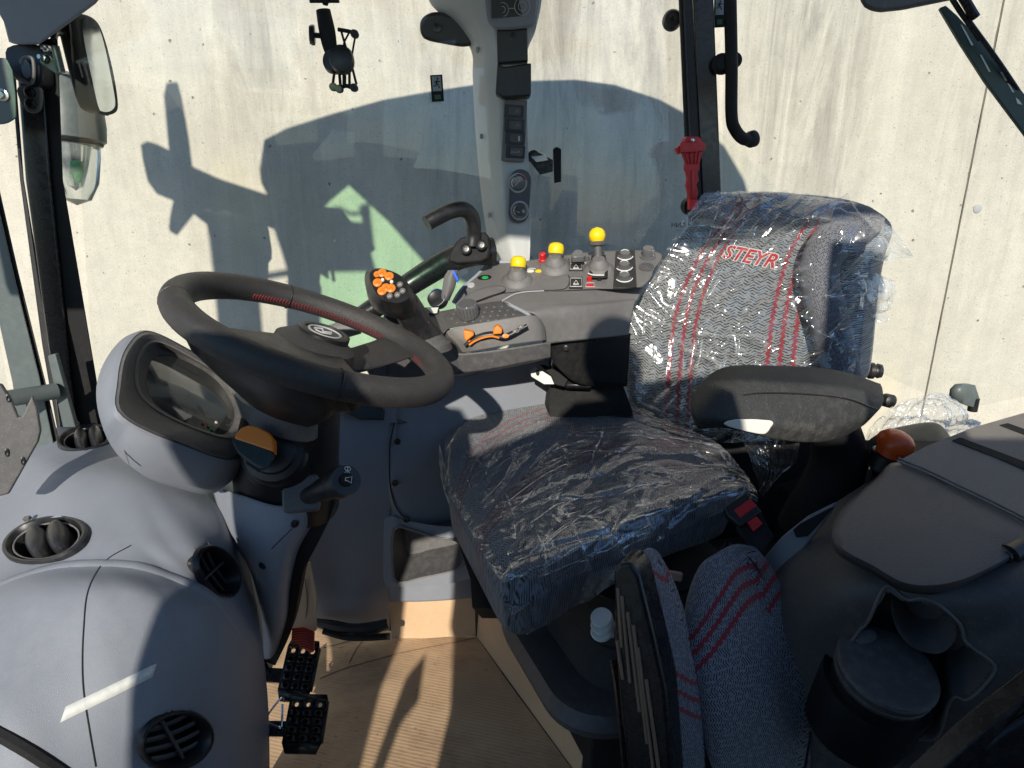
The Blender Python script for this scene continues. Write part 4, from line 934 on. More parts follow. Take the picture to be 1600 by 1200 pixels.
# hub and spokes
hubz = -.035
ob('hub', lathe(frame(FW @ V((0.0, 0, 0)), nW), [(.0, -.115), (.060, -.11), (.072, -.075), (.070, -.045), (.062, -.012), (.044, -.001), (.036, .004), (0, .004)], 48), M['leather'], st)
ob('hub_badge', lathe(frame(FW @ V((0.006, .008, .010)), nW), [(.040, -.022), (.040, -.002), (.036, 0), (.031, -.001), (.030, -.003), (0, -.003)], 40), M['black'], st)
ob('badge_ring', lathe(frame(FW @ V((0.006, .008, .010)), nW), [(.0265, -.0035), (.0265, -.0015), (.0235, -.0015), (.0235, -.0035)], 40), M['silver'], st)
ob('badge_mark', join(tube([FW @ V((.004 + x * .015, .006 + y * .015, +.0085)) for x, y in ((-.9, -.2), (-.3, .5), (.1, -.3), (.7, .5))], .0016, 6, 3), tube([FW @ V((.004 + x * .015, .006 + y * .015, +.0085)) for x, y in ((-.6, -.7), (.2, -.8), (.9, -.1))], .0012, 6, 3)), M['silver'], st)
def spoke(d, w_in, w_out, z_in=-.045):
    rs_ = []
    for t_ in (0, .25, .5, .75, 1.0):
        r = .03 + (RW - .03) * t_; z = z_in * (1 - t_ ** 1.6) - .004
        w = w_in + (w_out - w_in) * (t_ ** 2.2); h = .022 - .006 * t_
        c = FW @ V((r * math.cos(R_(d)), r * math.sin(R_(d)), z)); tx = FW.to_3x3() @ V((-math.sin(R_(d)), math.cos(R_(d)), 0)); bow = (FW.to_3x3() @ V((math.cos(R_(d)), math.sin(R_(d)), 0))) 
        q = []
        for j in range(20):
            a = 2 * math.pi * j / 20; ca, sa = math.cos(a), math.sin(a)
            ex_ = abs(ca) ** .6 * (1 if ca > 0 else -1)
            q.append(c + tx * ex_ * w + nW * sa * h * .5 - bow * (ex_ ** 2) * w * w * 2.0 * t_)
        rs_.append(q)
    return rings(rs_, 40, sm=0)
ob('spoke', spoke(-104, .085, .150, -.060), M['leather'], st, ang=60)
def webring(r, z, a0=-130, a1=-43, f=1.0, hub=.045):
    q = [FW @ V((r * math.cos(R_(a)) * f, r * math.sin(R_(a)) * f, z)) for a in [a0 + (a1 - a0) * k / 10 for k in range(11)]]
    q += [FW @ V((hub * math.cos(R_(a)), hub * math.sin(R_(a)), z)) for a in (-20, 20, 60, 100, 140, 180, 215)]
    return q
ob('spoke_web', rings([webring(RW - .012, -.010), webring(RW - .002, -.014), webring(RW * .93, -.038, -124, -48, 1, .055), webring(RW * .70, -.075, -120, -52, 1, .060), webring(RW * .40, -.12, -130, -50, 1, .06)], 80, sm=2), M['black'], st, ang=60)
ob('spoke', spoke(60, .036, .042), M['leather'], st, ang=60)

# ================================================================ SIDE PANEL UNDER THE CONSOLE
pn = thing('lower_side_trim', 'blue grey lower side trim between pedals and seat with a storage pocket', 'trim panel', U(620, 960, 1.5))
prow = [R((455, 600, 1.50), (520, 600, 1.56), (580, 600, 1.60), (620, 600, 1.62)),
        R((455, 700, 1.44), (515, 690, 1.50), (570, 680, 1.545), (620, 668, 1.58)),
        R((460, 800, 1.40), (515, 800, 1.455), (565, 800, 1.49), (612, 790, 1.52)),
        R((468, 880, 1.37), (515, 890, 1.42), (565, 895, 1.45), (611, 890, 1.48)),
        R((478, 930, 1.37), (520, 945, 1.40), (570, 942, 1.43), (609, 925, 1.47)),
        R((492, 972, 1.40), (530, 985, 1.42), (575, 988, 1.44), (609, 985, 1.46))]
ob('front_panel', patch(prow, 50, 60), M['grey'], pn, solid=.004, ang=60)
r2 = [R((596, 690, 1.585), (604, 632, 1.61), (660, 600, 1.65), (740, 572, 1.71), (862, 545, 1.80)),
      R((604, 740, 1.545), (612, 720, 1.545), (680, 700, 1.59), (750, 690, 1.64), (860, 680, 1.74)),
      R((606, 790, 1.53), (618, 780, 1.52), (680, 775, 1.55), (750, 768, 1.60), (860, 760, 1.70)),
      R((612, 825, 1.52), (640, 822, 1.50), (690, 826, 1.53), (760, 826, 1.57), (860, 820, 1.66))]
ob('upper_panel', patch(r2, 50, 50), M['grey'], pn, solid=.004, ang=60)
ob('panel_seam', tube([U(616, 660, 1.575), U(609, 700, 1.548), U(610, 760, 1.526), U(624, 800, 1.506), U(655, 822, 1.502), U(700, 832, 1.52)], .002, 6), M['black'], pn)
ob('ledge', patch([R((608, 655, 1.59), (640, 652, 1.61), (700, 640, 1.66)), R((610, 663, 1.574), (640, 660, 1.60), (700, 650, 1.65))], 20, 6), M['dark'], pn, solid=.002)
for q, y in (((621, 690), 1.548), ((617, 755), 1.522), ((635, 812), 1.50)):
    ob('screw', lathe(frame(U(*q, y - .002), (0, -1, .1)), [(.0085, -.003), (.0085, .002), (.004, .003), (.003, 0), (0, 0)], 16), M['black'], pn)
# pocket with raised rim
pk = [(612, 826), (640, 826), (680, 838), (712, 842), (728, 855), (731, 875), (718, 890), (690, 898), (655, 905), (628, 912), (612, 904)]
Pp = U(665, 870, 1.462); npk = V((-.12, -1, .25)).normalized()
rim_ = [onp(a, b, Pp, npk) for a, b in pk]
def shr(q, f, c=(668, 868)): return [(x + (c[0] - x) * f, y + (c[1] - y) * f) for x, y in q]
ob('pocket_rim', rings([[onp(a, b, Pp - npk * .012, npk) for a, b in pk], [onp(a, b, Pp + npk * .006, npk) for a, b in shr(pk, .02)], [onp(a, b, Pp + npk * .006, npk) for a, b in shr(pk, .08)], [onp(a, b, Pp - npk * .01, npk) for a, b in shr(pk, .10)]], 60, False, False, 3), M['mid'], pn)
ob('pocket_well', rings([[onp(a, b, Pp, npk) for a, b in shr(pk, .09)], [p + V((.01, .09, .02)) for p in [onp(a, b, Pp, npk) for a, b in shr(pk, .16)]]], 60, False, True, 3), M['dark'], pn)
ob('lower_panel', patch([R((606, 900, 1.47), (660, 902, 1.468), (720, 896, 1.475), (752, 880, 1.50)), R((606, 940, 1.468), (660, 940, 1.466), (720, 936, 1.475), (755, 930, 1.50))], 30, 16), M['grey'], pn, solid=.004)
ob('pocket_surround', rings([[onp(a, b, Pp - npk * .001, npk) for a, b in shr(pk, .06)], [onp(a, b, Pp - npk * .008, npk) for a, b in [(600, 812), (636, 814), (684, 822), (722, 824), (752, 838), (760, 876), (745, 900), (700, 912), (655, 916), (622, 916), (600, 910)]]], 60, False, False, 3), M['grey'], pn)
ob('panel_side', extr([U(748, 690, 1.62), U(762, 700, 1.62), U(762, 985, 1.52), U(750, 985, 1.51)], (.0, .3, 0)), M['matte'], pn, smooth=False)
# black opening and door pull behind the wheel
ob('storage_slot', slab([(520, 632), (590, 630), (600, 640), (598, 656), (560, 655)], U(560, 640, 1.52), (0, -1, .5), .02), M['black'], pn, bevel=.003)
fm = thing('floor_mat_edge', 'black rubber floor mat edge pushed up against the side panel', 'floor mat', U(550, 998, 1.4))
ob('mat_edge', tube([U(492, 972, 1.37), U(520, 978, 1.36), U(550, 982, 1.36), U(580, 982, 1.37), U(606, 974, 1.38)], [.010, .014, .012, .016, .012], 8, 5), M['rubber'], fm)
ob('mat_lip', tube([U(505, 985, 1.35), U(540, 995, 1.345), (U(575, 996, 1.34)), U(610, 994, 1.35)], .009, 6), M['matte'], fm)

# ================================================================ PEDALS
def pedal(cx, cy, Y, holes, lab, rot, pw=58, ph=98):
    p = thing('pedal', lab, 'pedal', U(cx, cy + 40, Y), 'perforated pedals')
    P = U(cx, cy, Y); n = V((.12, -.62, .78)).normalized(); F = frame(P, n, V((1, .12, 0))) @ Matrix.Rotation(R_(rot), 4, 'Z')
    w, h = size(pw, P), size(ph, P)
    ob('dark_hole_backing', cuboid(F @ Matrix.Translation((0, -h * .10, -.016)), w * .8, h * .66, .008), M['matte'], p)  # dark plate added behind the holes so that most read dark
    nx, ny = 18, 30; vs = []; fs = []
    # perforated plate: quads with octagonal holes
    hole = [(a, b) for b in range(5) for a in range(3)]
    cw_, ch_ = w / 3.3, h * .72 / 5
    vs, fs = [], []
    def addv(x, y, z): vs.append(F @ V((x, y, z))); return len(vs) - 1
    for (a, b) in hole:
        ox = (a - 1) * cw_; oy = (b - 2) * ch_ + h * .02
        o = []; i_ = []; i2 = []
        for k in range(16):
            an = 2 * math.pi * k / 16; c, s = math.cos(an), math.sin(an); m = max(abs(c), abs(s))
            o.append(addv(ox + c / m * cw_ / 2, oy + s / m * ch_ / 2, 0)); r = min(cw_, ch_) * .30
            i_.append(addv(ox + c * r, oy + s * r, .0025)); i2.append(addv(ox + c * r * .9, oy + s * r * .9, -.005))
        for k in range(16):
            j = (k + 1) % 16; fs.append((o[k], o[j], i_[j], i_[k])); fs.append((i_[k], i_[j], i2[j], i2[k]))
    W2, H1 = cw_ * 1.5, ch_ * 2.5
    y0, y1 = -H1 + h * .02, H1 + h * .02
    def quad(a, b, c, d): fs.append(tuple(addv(*q) for q in (a, b, c, d)))
    quad((-w / 2, y0, 0), (-W2, y0, 0), (-W2, y1, 0), (-w / 2, y1, 0)); quad((W2, y0, 0), (w / 2, y0, 0), (w / 2, y1, 0), (W2, y1, 0))
    quad((-w / 2, y1, 0), (w / 2, y1, 0), (w * .44, h / 2, -.002), (-w * .44, h / 2, -.002)); quad((-w / 2, y0, 0), (w / 2, y0, 0), (w * .40, -h / 2, -.004), (-w * .40, -h / 2, -.004))
    quad((-w / 2, y0, 0), (-w / 2, y1, 0), (-w / 2, y1, -.012), (-w / 2, y0, -.012)); quad((w / 2, y0, 0), (w / 2, y1, 0), (w / 2, y1, -.012), (w / 2, y0, -.012))
    quad((-w * .40, -h / 2, -.004), (w * .40, -h / 2, -.004), (w * .38, -h / 2, -.018), (-w * .38, -h / 2, -.018))
    ob('foot_plate', (vs, fs, None), M['pedal'], p, solid=.0015, ang=30)
    ob('pedal_arm', join(cuboid(F @ Matrix.Translation((-w * .5, -h * .1, -.02)), w * 1.1, .028, .012), tube([F @ V((-w, -h * .1, -.02)), F @ V((-w * 1.6, h * .3, .0))], .012, 8, 0)), M['blackm'], p)
    return p, F, w, h
pedal(467, 1046, 1.12, 0, 'black perforated pedal plate in front of the orange pedal', -8, 50, 88)
p2, F2, w2, h2 = pedal(477, 1129, 1.04, 0, 'lower black perforated pedal plate with a bent wire clip', -6, 60, 82)
ob('wire_clip', tube([F2 @ V((x * w2, y * h2, .004)) for x, y in ((-.6, .34), (-.72, .40), (-.98, .1), (-1.0, .02), (-.62, -.1), (-.58, -.02), (-.66, .30))], .0022, 8, 4), M['chrome'], p2)
gp_ = thing('accelerator_pedal', 'ribbed orange red accelerator pedal at the edge of the cardboard', 'pedal', U(468, 1015, 1.2))
PG = U(472, 998, 1.14); nG = V((.1, -.75, .65)).normalized()
ob('pedal_pad', slab([(456, 981), (474, 979), (491, 986), (490, 1018), (484, 1020), (455, 1000)], PG, nG, .010), M['redpedal'], gp_, bevel=.002)
ob('pedal_rib', join(*[tube([onp(456, 984 + 4 * i, PG + nG * .001, nG), onp(474, 982 + 4 * i, PG + nG * .001, nG), onp(490, 988 + 4 * i, PG + nG * .001, nG)], .0012, 5, 3) for i in range(8)]), pl('dark_rib', (.2, .02, .01), .6), gp_)
sc2 = thing('floor_corner_card', 'narrow pale cardboard piece tucked upright behind the steering column cowl', 'cardboard', U(475, 960, 1.25))
ob('board', extr([U(476, 880, 1.26), U(484, 880, 1.26), U(494, 930, 1.24), (U(494, 985, 1.22)), U(462, 1000, 1.22), U(455, 980, 1.22)], (0, .006, 0)), M['card2'], sc2, smooth=False)
ob('board_fold', tube([U(477, 905, 1.245), U(480, 940, 1.235), U(477, 975, 1.225)], .0015, 5), M['fold'], sc2)
# ================================================================ RIGHT HAND CONSOLE
co_ = thing('side_console', 'long dark grey control console along the right side window', 'console', U(860, 560, 1.6))
PT = U(870, 440, 1.62); nT = V((-.06, -.42, .90)).normalized()
def T_(q, off=0): return [onp(a, b, PT + nT * off, nT) for a, b in q]
top_o = [(709, 473), (722, 452), (745, 432), (766, 414), (800, 411), (860, 402), (930, 393), (1000, 391), (1036, 397), (1022, 420), (1004, 449), (930, 452), (860, 456), (817, 457), (786, 470), (760, 480), (728, 486)]
ob('console_top', rings([T_(top_o, -.05), T_(top_o, -.004), [p for p in T_([(x + (870 - x) * .008, y + (435 - y) * .05) for x, y in top_o], 0)]], 90, False, True, 2), M['mid'], co_, ang=30)
ob('edge_trim', tube([p for p in T_([(709, 472), (722, 452), (745, 431), (766, 412), (800, 409)], -.004)], .005, 8), M['greylt'], co_)
# sloping wall of the console, front corner to the seat
ob('console_wall', patch([R((786, 470, 1.47), (818, 457, 1.52), (900, 454, 1.57), (975, 450, 1.63), (1004, 449, 1.66)),
                          R((812, 484, 1.44), (850, 474, 1.47), (910, 472, 1.52), (972, 467, 1.60), (998, 465, 1.63)),
                          R((838, 494, 1.43), (862, 490, 1.445), (915, 484, 1.49), (970, 478, 1.58), (992, 475, 1.61)),
                          R((850, 540, 1.45), (866, 536, 1.46), (920, 530, 1.50), (960, 526, 1.56), (982, 523, 1.59))], 50, 36), M['mid'], co_, solid=.004, ang=50)
ob('lower_wall', patch([R((850, 534, 1.475), (900, 530, 1.51), (982, 521, 1.61), (984, 521, 1.62)), R((866, 570, 1.52), (905, 600, 1.56), (975, 604, 1.64), (980, 604, 1.66))], 20, 10), M['matte'], co_, solid=.003)
for q, y in (((884, 544), 1.50), ((937, 531), 1.535)):
    ob('screw', lathe(frame(U(*q, y), (-.1, -1, .1)), [(.007, -.003), (.007, .002), (.004, .003), (.003, 0), (0, 0)], 16), M['blackm'], co_)
# padded front part with dotted rubber inlay
arm_o = [(640, 520), (655, 496), (690, 486), (735, 478), (785, 470), (812, 484), (828, 493), (790, 500), (740, 507), (700, 514), (690, 528), (668, 545), (640, 550), (610, 548)]
PA = U(740, 492, 1.44); nA = V((-.08, -.38, .92)).normalized()
def A_(q, off=0): return [onp(a, b, PA + nA * off, nA) for a, b in q]
ob('hand_rest', rings([A_(arm_o, -.05), A_(arm_o, -.004), A_([(x + (730 - x) * .02, y + (500 - y) * .06) for x, y in arm_o], 0)], 90, False, True, 2), M['dark'], co_, ang=30)
dots = []
for i in range(9):
    for j in range(4):
        a = 703 + i * 12 + j * 3; b = 508 - j * 7 - i * .8
        if b < 500 - (a - 700) * .02 + 8: dots.append(lathe(frame(onp(a, b - 3, PA + nA * .0005, nA), nA), [(.0032, 0), (.0025, .0012), (0, .0014)], 8, 1, .7))
ob('grip_dots', join(*dots), M['mid'], co_)
ob('front_fascia', patch([R((694, 520, 1.40), (712, 512, 1.395), (760, 503, 1.395), (828, 493, 1.41), (846, 500, 1.43)),
                          R((712, 538, 1.395), (730, 532, 1.388), (780, 522, 1.39), (836, 510, 1.41), (852, 514, 1.44)),
                          R((722, 552, 1.40), (745, 548, 1.392), (790, 540, 1.392), (840, 533, 1.41), (854, 532, 1.44))], 40, 24), M['mid'], co_, solid=.004, ang=50)
ob('under_box', patch([R((560, 560, 1.36), (640, 548, 1.39), (730, 552, 1.405), (850, 536, 1.43), (856, 535, 1.45)), R((580, 590, 1.37), (650, 585, 1.40), (735, 582, 1.415), (850, 561, 1.44), (856, 560, 1.46))], 30, 10), M['dark'], co_, solid=.003)
ob('under_box_bottom', patch([R((580, 590, 1.37), (650, 585, 1.40), (735, 582, 1.415), (850, 561, 1.44)), R((600, 604, 1.55), (660, 596, 1.6), (740, 586, 1.65), (850, 563, 1.7))], 20, 6), M['black'], co_, solid=.003)
# column box under the joystick
ob('joystick_base', rings([R((590, 500, 1.46), (640, 488, 1.48), (690, 500, 1.46), (700, 520, 1.40), (660, 546, 1.36), (600, 540, 1.37)), R((600, 560, 1.44), (640, 560, 1.46), (700, 560, 1.46), (730, 572, 1.42), (660, 600, 1.38), (606, 590, 1.38))], 50), M['dark'], co_)
ob('display_notch', slab([(654, 486), (664, 480), (686, 480), (684, 489), (668, 490)], PA + nA * .004, nA, .010), M['black'], co_, bevel=.001)
ob('notch_button', slab([(667, 481), (685, 480), (683, 488), (676, 489)], PA + nA * .0055, nA, .002), M['cream'], co_, bevel=.0006)
def gr(q, off=.002): return [onp(a, b, U(770, 525, 1.385) + V((0, -1, .1)).normalized() * off, V((0, -1, .1))) for a, b in q]
tr = ob('lever_track', tube(gr([(726, 540), (738, 532), (752, 526), (770, 523), (786, 527), (800, 522), (824, 509)], .004), [.004, .006, .008, .008, .007, .007, .005], 10), M['black'], co_)
ob('orange_line', tube(gr([(733, 539), (742, 533), (754, 528), (768, 525.5), (780, 528)], .012), .0024, 6), M['orange'], co_)
for nm_, q in (('lever', ((724, 516), (739, 519), (741, 524), (728, 534), (725, 528))), ('lever', ((771, 513), (778, 508), (785, 515), (784, 522), (770, 523)))):
    t2 = thing('orange_finger_lever', 'left orange finger lever on the console front' if q[0][0] < 750 else 'right orange finger lever near the end of the curved orange line', 'lever', gr([q[0]])[0], 'orange finger levers')
    ob('lever_tip', extr(gr(q, .028), (0, .022, 0)), M['orange'], t2, bevel=.003)
    ob('lever_stem', tube(gr([((q[0][0] + q[2][0]) / 2, q[3][1]), ((q[0][0] + q[2][0]) / 2, q[3][1] - 4)], .012), .0035, 8, 0), M['orange'], t2)
ob('orange_button', lathe(frame(gr([(790, 525)], .011)[0], (0, -1, .3)), [(.006, -.003), (.006, .001), (0, .002)], 16, 1.2, .8), M['orange'], co_)
for q in ((806, 517), (814, 511)):
    ob('oval_button', lathe(frame(gr([q], .010)[0], (0, -1, .3)), [(.006, -.003), (.006, .002), (0, .003)], 16, 1.3, .8), M['dark'], co_)
ob('button_mark', join(*[tube(gr([(a, b + 2), (a + 1.5, b - 2), (a + 3, b + 1)], .0155), .0007, 5, 0) for a, b in ((803, 518), (812, 511))]), M['cream'], co_)
kn_ = lambda name, q, r, h, mat, lab=None, sxx=1: None
# ribbed thumb wheel
tw = U(731, 487, 1.43)
ob('ribbed_knob', join(lathe(frame(tw, (-.1, -.35, .92)), [(.023, -.01), (.023, .018), (.020, .022), (0, .022)], 36), *[tube([tw + frame((0, 0, 0), (-.1, -.35, .92)).to_3x3() @ V((.0232 * math.cos(a), .0232 * math.sin(a), z)) for z in (-.004, .018)], .0018, 5, 0) for a in [R_(x) for x in range(0, 360, 18)]]), M['smoke'], co_)
# raised oblong panel with green button
ob('raised_panel', rings([T_([(722, 470), (738, 456), (770, 446), (786, 447), (790, 455), (770, 463), (735, 474)], .0), T_([(724, 469), (740, 456), (770, 447), (785, 448), (788, 454), (768, 461), (736, 472)], .014)], 50, False, True, 3), M['mid'], co_, ang=30)
ob('green_button', lathe(frame(T_([(757, 434)])[0], nT), [(.014, -.002), (.014, .002), (.012, .003), (0, .003)], 20, 1.3, .8), M['black'], co_)
ob('green_lamp', lathe(frame(T_([(758, 434)], .003)[0], nT), [(.007, 0), (.006, .003), (0, .004)], 14, 1.3, .8), M['green'], co_)
ob('round_cap', lathe(frame(T_([(736, 446)], .0)[0], nT), [(.010, 0), (.009, .003), (0, .003)], 14), M['silver'], co_)
ob('panel_line', tube(T_([(745, 462), (790, 458), (830, 454), (880, 452), (890, 438), (888, 430)], .0005), .0012, 5), M['black'], co_)
ob('pad_edge', tube(A_([(786, 470), (800, 478), (816, 486), (828, 493)], .003), .004, 8), M['greylt'], co_)
ob('pad_edge', tube([onp(a, b, PT + nT * .003, nT) for a, b in ((786, 470), (800, 462), (818, 457), (850, 455))], .003, 8), M['greylt'], co_)
# yellow levers: things of their own
def ylever(cx, cy, r, base, lab, stem=None):
    b = T_([base], .0)[0]; t_ = U(cx, cy, b.y + .01)
    th = thing('yellow_lever', lab, 'lever', b, 'yellow topped levers')
    k = size(1, b); ax = (t_ - b).normalized()
    ob('gaiter', lathe(frame(b, nT), [(25 * k, -.002), (24 * k, .003), (19 * k, .010), (16 * k, .013), (15 * k, .020), (11 * k, .028), (9 * k, .034), (0, .034)], 32), M['mid'], th)
    ob('stem', tube([b, t_], [7 * k, 6.5 * k], 14, 0), M['dark'], th)
    ob('collar', lathe(frame(t_ - ax * (r * .9 * k), ax), [(6 * k, -5 * k), (r * 1.0 * k, -3 * k), (r * 1.05 * k, 0), (r * .9 * k, 3 * k), (0, 3 * k)], 28), M['dark'], th)
    if stem: ob('yellow_cap', lathe(frame(t_, ax), [(r * .62 * k, -r * 1.25 * k), (r * .66 * k, -r * .75 * k), (r * .9 * k, -r * .45 * k), (r * k, 0), (r * .9 * k, r * .45 * k), (r * .6 * k, r * .8 * k), (0, r * k)], 32), M['yellow'], th)
    else: ob('yellow_cap', lathe(frame(t_, ax), [(r * .95 * k, -r * .7 * k), (r * 1.02 * k, -r * .5 * k), (r * 1.02 * k, r * .1 * k), (r * .88 * k, r * .5 * k), (r * .5 * k, r * .72 * k), (0, r * .78 * k)], 32), M['yellow'], th)
ylever(810, 409, 12, (808, 438), 'yellow topped lever nearest the foot of the control pillar')
ylever(869, 388, 12, (867, 418), 'middle yellow topped lever beside the small red cap')
ylever(933, 368, 13, (935, 422), 'tallest lever with round yellow ball knob in a slotted gate', True)
ob('lever_gate', rings([T_([(924, 400), (946, 398), (950, 430), (946, 434), (924, 434), (921, 428)], 0), T_([(924, 400), (946, 398), (950, 430), (946, 434), (924, 434), (921, 428)], .012), T_([(928, 404), (942, 402), (945, 427), (942, 430), (928, 430), (926, 426)], .010), T_([(928, 404), (942, 402), (945, 427), (942, 430), (928, 430), (926, 426)], -.001)], 48, False, True, 2), M['black'], co_, ang=30)
ob('gate_label', join(text('BUTTONER'[:0] or 'EHR STOP', frame(T_([(931, 430)], .002)[0] + V((0, -.012, 0)), nT, (1, 0, 0)), .008, .0003)), M['cream'], co_) if 0 else None
ob('gate_mark', tube(T_([(919, 427), (924, 429), (930, 430), (936, 430), (944, 430)], .013), .0016, 5), M['cream'], co_)
rc = thing('red_cap', 'small red plug cap on the console between two yellow levers', 'cap', T_([(848, 408)])[0])
ob('cap_body', lathe(frame(T_([(848, 408)])[0], nT), [(.011, 0), (.011, .006), (.009, .008), (.009, .022), (.007, .024), (0, .024)], 20), M['red'], rc)
def smoked(cx, cy, r, h, name='rotary_knob', cap=None):
    k_ = ob(name, lathe(frame(T_([(cx, cy)])[0], nT), [(r * 1.25, 0), (r * 1.2, .004), (r, .006), (r * .92, h * .9), (r * .8, h), (0, h)], 28), M['smoke'], co_)
    return k_
b1_ = smoked(903, 405, .014, .022); b1_['label'] = 'knob with square top'
ob('knob_top', rbox(frame(T_([(903, 405)], .022)[0], nT), .034, .026, .014, .006, .002), M['smoke'], b1_)
smoked(886, 409, .006, .012); smoked(917, 406, .006, .012)
smoked(1012, 401, .017, .026)
ob('blank_disc', lathe(frame(T_([(1010, 418)])[0], nT), [(.019, 0), (.019, .003), (.016, .004), (0, .004)], 28), M['dark'], co_)
ob('knob_strip', extr(T_([(962, 392), (992, 390), (995, 448), (958, 450)], .003), nT * -.003), M['black'], co_, bevel=.001)
for cx, cy in ((976, 402), (975, 419), (975, 436)):
    kb_ = smoked(cx, cy, .0145, .016)
    ob('knob_ring', tube([T_([(cx, cy)])[0] + frame((0, 0, 0), nT, (1, 0, 0)).to_3x3() @ V((.021 * math.cos(a), .021 * math.sin(a), .005)) for a in [R_(x) for x in range(-160, -15, 12)]], .0014, 5, 0), M['white'], kb_)
    ob('knob_ring', tube([T_([(cx, cy)])[0] + frame((0, 0, 0), nT, (1, 0, 0)).to_3x3() @ V((.010 * math.cos(a), .010 * math.sin(a), .017)) for a in [R_(x) for x in range(20, 160, 12)]], .001, 5, 0), M['white'], kb_)
for cx, cy, w, h in ((900, 416, 24, 18), (900, 441, 24, 26)):
    sq = ob('switch_frame', extr(T_([(cx - w / 2.4, cy - h / 3), (cx + w / 2.4, cy - h / 3), (cx + w / 2.2, cy + h / 3), (cx - w / 2.2, cy + h / 3)], .004), nT * -.004), M['black'], co_, bevel=.001)
    q = [(cx - w / 2.8, cy - h / 4), (cx + w / 2.8, cy - h / 4), (cx + w / 2.6, cy + h / 4), (cx - w / 2.6, cy + h / 4)]
    ob('frame_line', tube(T_(q, .0045), .0008, 5, 0, closed=True), M['silver'], sq)
    ob('switch_symbol', tube(T_([(cx - 4, cy + 3), (cx, cy - 3), (cx + 4, cy + 3), (cx - 4, cy + 3)], .005), .0011, 5, 0), M['cream'], sq)
ob('toggle_row', extr(T_([(916, 438), (944, 439), (944, 450), (914, 449)], .003), nT * -.003), M['mid'], co_, bevel=.001)
ob('red_toggle', lathe(frame(T_([(921, 438)], .002)[0], nT), [(.007, 0), (.006, .010), (0, .011)], 12), M['red'], co_)
ob('red_mark', extr(T_([(917, 443), (927, 443), (928, 447), (916, 447)], .0045), nT * -.001), M['red'], co_)
ob('mark_frame', tube(T_([(916, 442), (928, 442), (929, 448), (915, 448)], .005), .0006, 5, 0, closed=True), M['cream'], co_)
ob('dark_toggle', lathe(frame(T_([(936, 438)], .002)[0], nT), [(.006, 0), (.005, .010), (0, .011)], 12), M['black'], co_)
for q, nm_, m_ in (((842, 424), 'amber_button', 'yellow'), ((829, 424), 'white_symbol', 'cream')):
    ob(nm_, lathe(frame(T_([q])[0], nT), [(.008, 0), (.007, .003), (0, .0035)], 14, 1.2, .7), M[m_], co_)
ob('lever_symbol', join(*[tube(T_(q, .001), .0009, 5, 0) for q in ([(812, 446), (816, 443), (819, 446)], [(874, 426), (878, 423), (881, 426)], [(824, 421), (830, 419), (837, 420)], [(911, 410), (916, 411)])]), M['cream'], co_)
# blue-tipped lever and round dial on the window side
bt = thing('blue_tipped_lever', 'grey paddle lever with blue tip behind the joystick', 'lever', U(700, 470, 1.5))
ob('paddle', rings([[U(695 + dx, 470, 1.50 + dy) for dx, dy in ((-7, 0), (0, -.012), (7, 0), (0, .012))], [U(701 + dx, 450, 1.5 + dy) for dx, dy in ((-10, 0), (0, -.015), (10, 0), (0, .015))], [U(704 + dx, 432, 1.5 + dy) for dx, dy in ((-10, 0), (0, -.016), (11, 0), (0, .016))], [U(708 + dx, 422, 1.5 + dy) for dx, dy in ((-8, 0), (0, -.012), (8, 0), (0, .012))]], 28), M['mid'], bt, ang=70)
ob('blue_tip', slab([(706, 421), (711, 424), (717, 436), (715, 442), (709, 430)], U(711, 430, 1.478), (.2, -1, .2), .006), M['blue'], bt, bevel=.002)
rd = thing('round_dial', 'small round dial with bright rim low behind the joystick', 'dial', U(680, 475, 1.5))
ob('dial_body', lathe(frame(U(683, 466, 1.50), (-.3, -.8, .5)), [(.020, -.02), (.024, 0), (.022, .004), (.019, .002), (0, .001)], 28), M['black'], rd)
ob('dial_rim', tube([U(683, 466, 1.497) + frame((0, 0, 0), (-.3, -.8, .5)).to_3x3() @ V((.022 * math.cos(a), .022 * math.sin(a), .004)) for a in [R_(x) for x in range(0, 360, 15)]], .0016, 6, 0, closed=True), M['chrome'], rd)
# joystick
jy = thing('joystick', 'black multifunction joystick with orange buttons on its sloping head', 'joystick', U(660, 530, 1.33))
PJ = U(606, 452, 1.24); nJ = V((.10, -.72, .68)).normalized()
def J_(q, off=0): return [onp(a, b, PJ + nJ * off, nJ) for a, b in q]
face = [(577, 428), (584, 420), (600, 420), (622, 428), (634, 440), (641, 462), (632, 472), (612, 474), (592, 466), (580, 446)]
def sc_(q, f, c=(608, 448)): return [(x + (c[0] - x) * f, y + (c[1] - y) * f) for x, y in q]
ob('head', rings([J_([(600, 470), (604, 462), (620, 466), (640, 478), (652, 492), (655, 500), (645, 502), (625, 500), (612, 494), (602, 482)], -.075),
                  J_([(572, 436), (578, 426), (598, 428), (628, 442), (644, 458), (652, 480), (640, 492), (612, 496), (586, 484), (574, 462)], -.045),
                  J_([(570, 430), (578, 420), (600, 421), (626, 431), (640, 446), (648, 468), (636, 482), (608, 484), (584, 472), (572, 450)], -.018),
                  J_(face, -.002), J_(sc_(face, .05), .002), J_(sc_(face, .10), .002)], 64), M['black'], jy, ang=70)
ob('grip', tube([U(632, 474, 1.285), U(642, 490, 1.30), U(654, 512, 1.32), U(664, 530, 1.335)], [.030, .031, .033, .038], 22, 6), M['black'], jy)
ob('gaiter_collar', lathe(frame(U(664, 530, 1.335), ZZ), [(.058, -.02), (.054, -.005), (.042, .004), (.036, .012), (0, .012)], 32), M['dark'], jy)
ob('gaiter_block', cuboid(frame(U(620, 500, 1.34), (0, -.9, .3)), .05, .045, .04), M['rubber'], jy, bevel=.006)
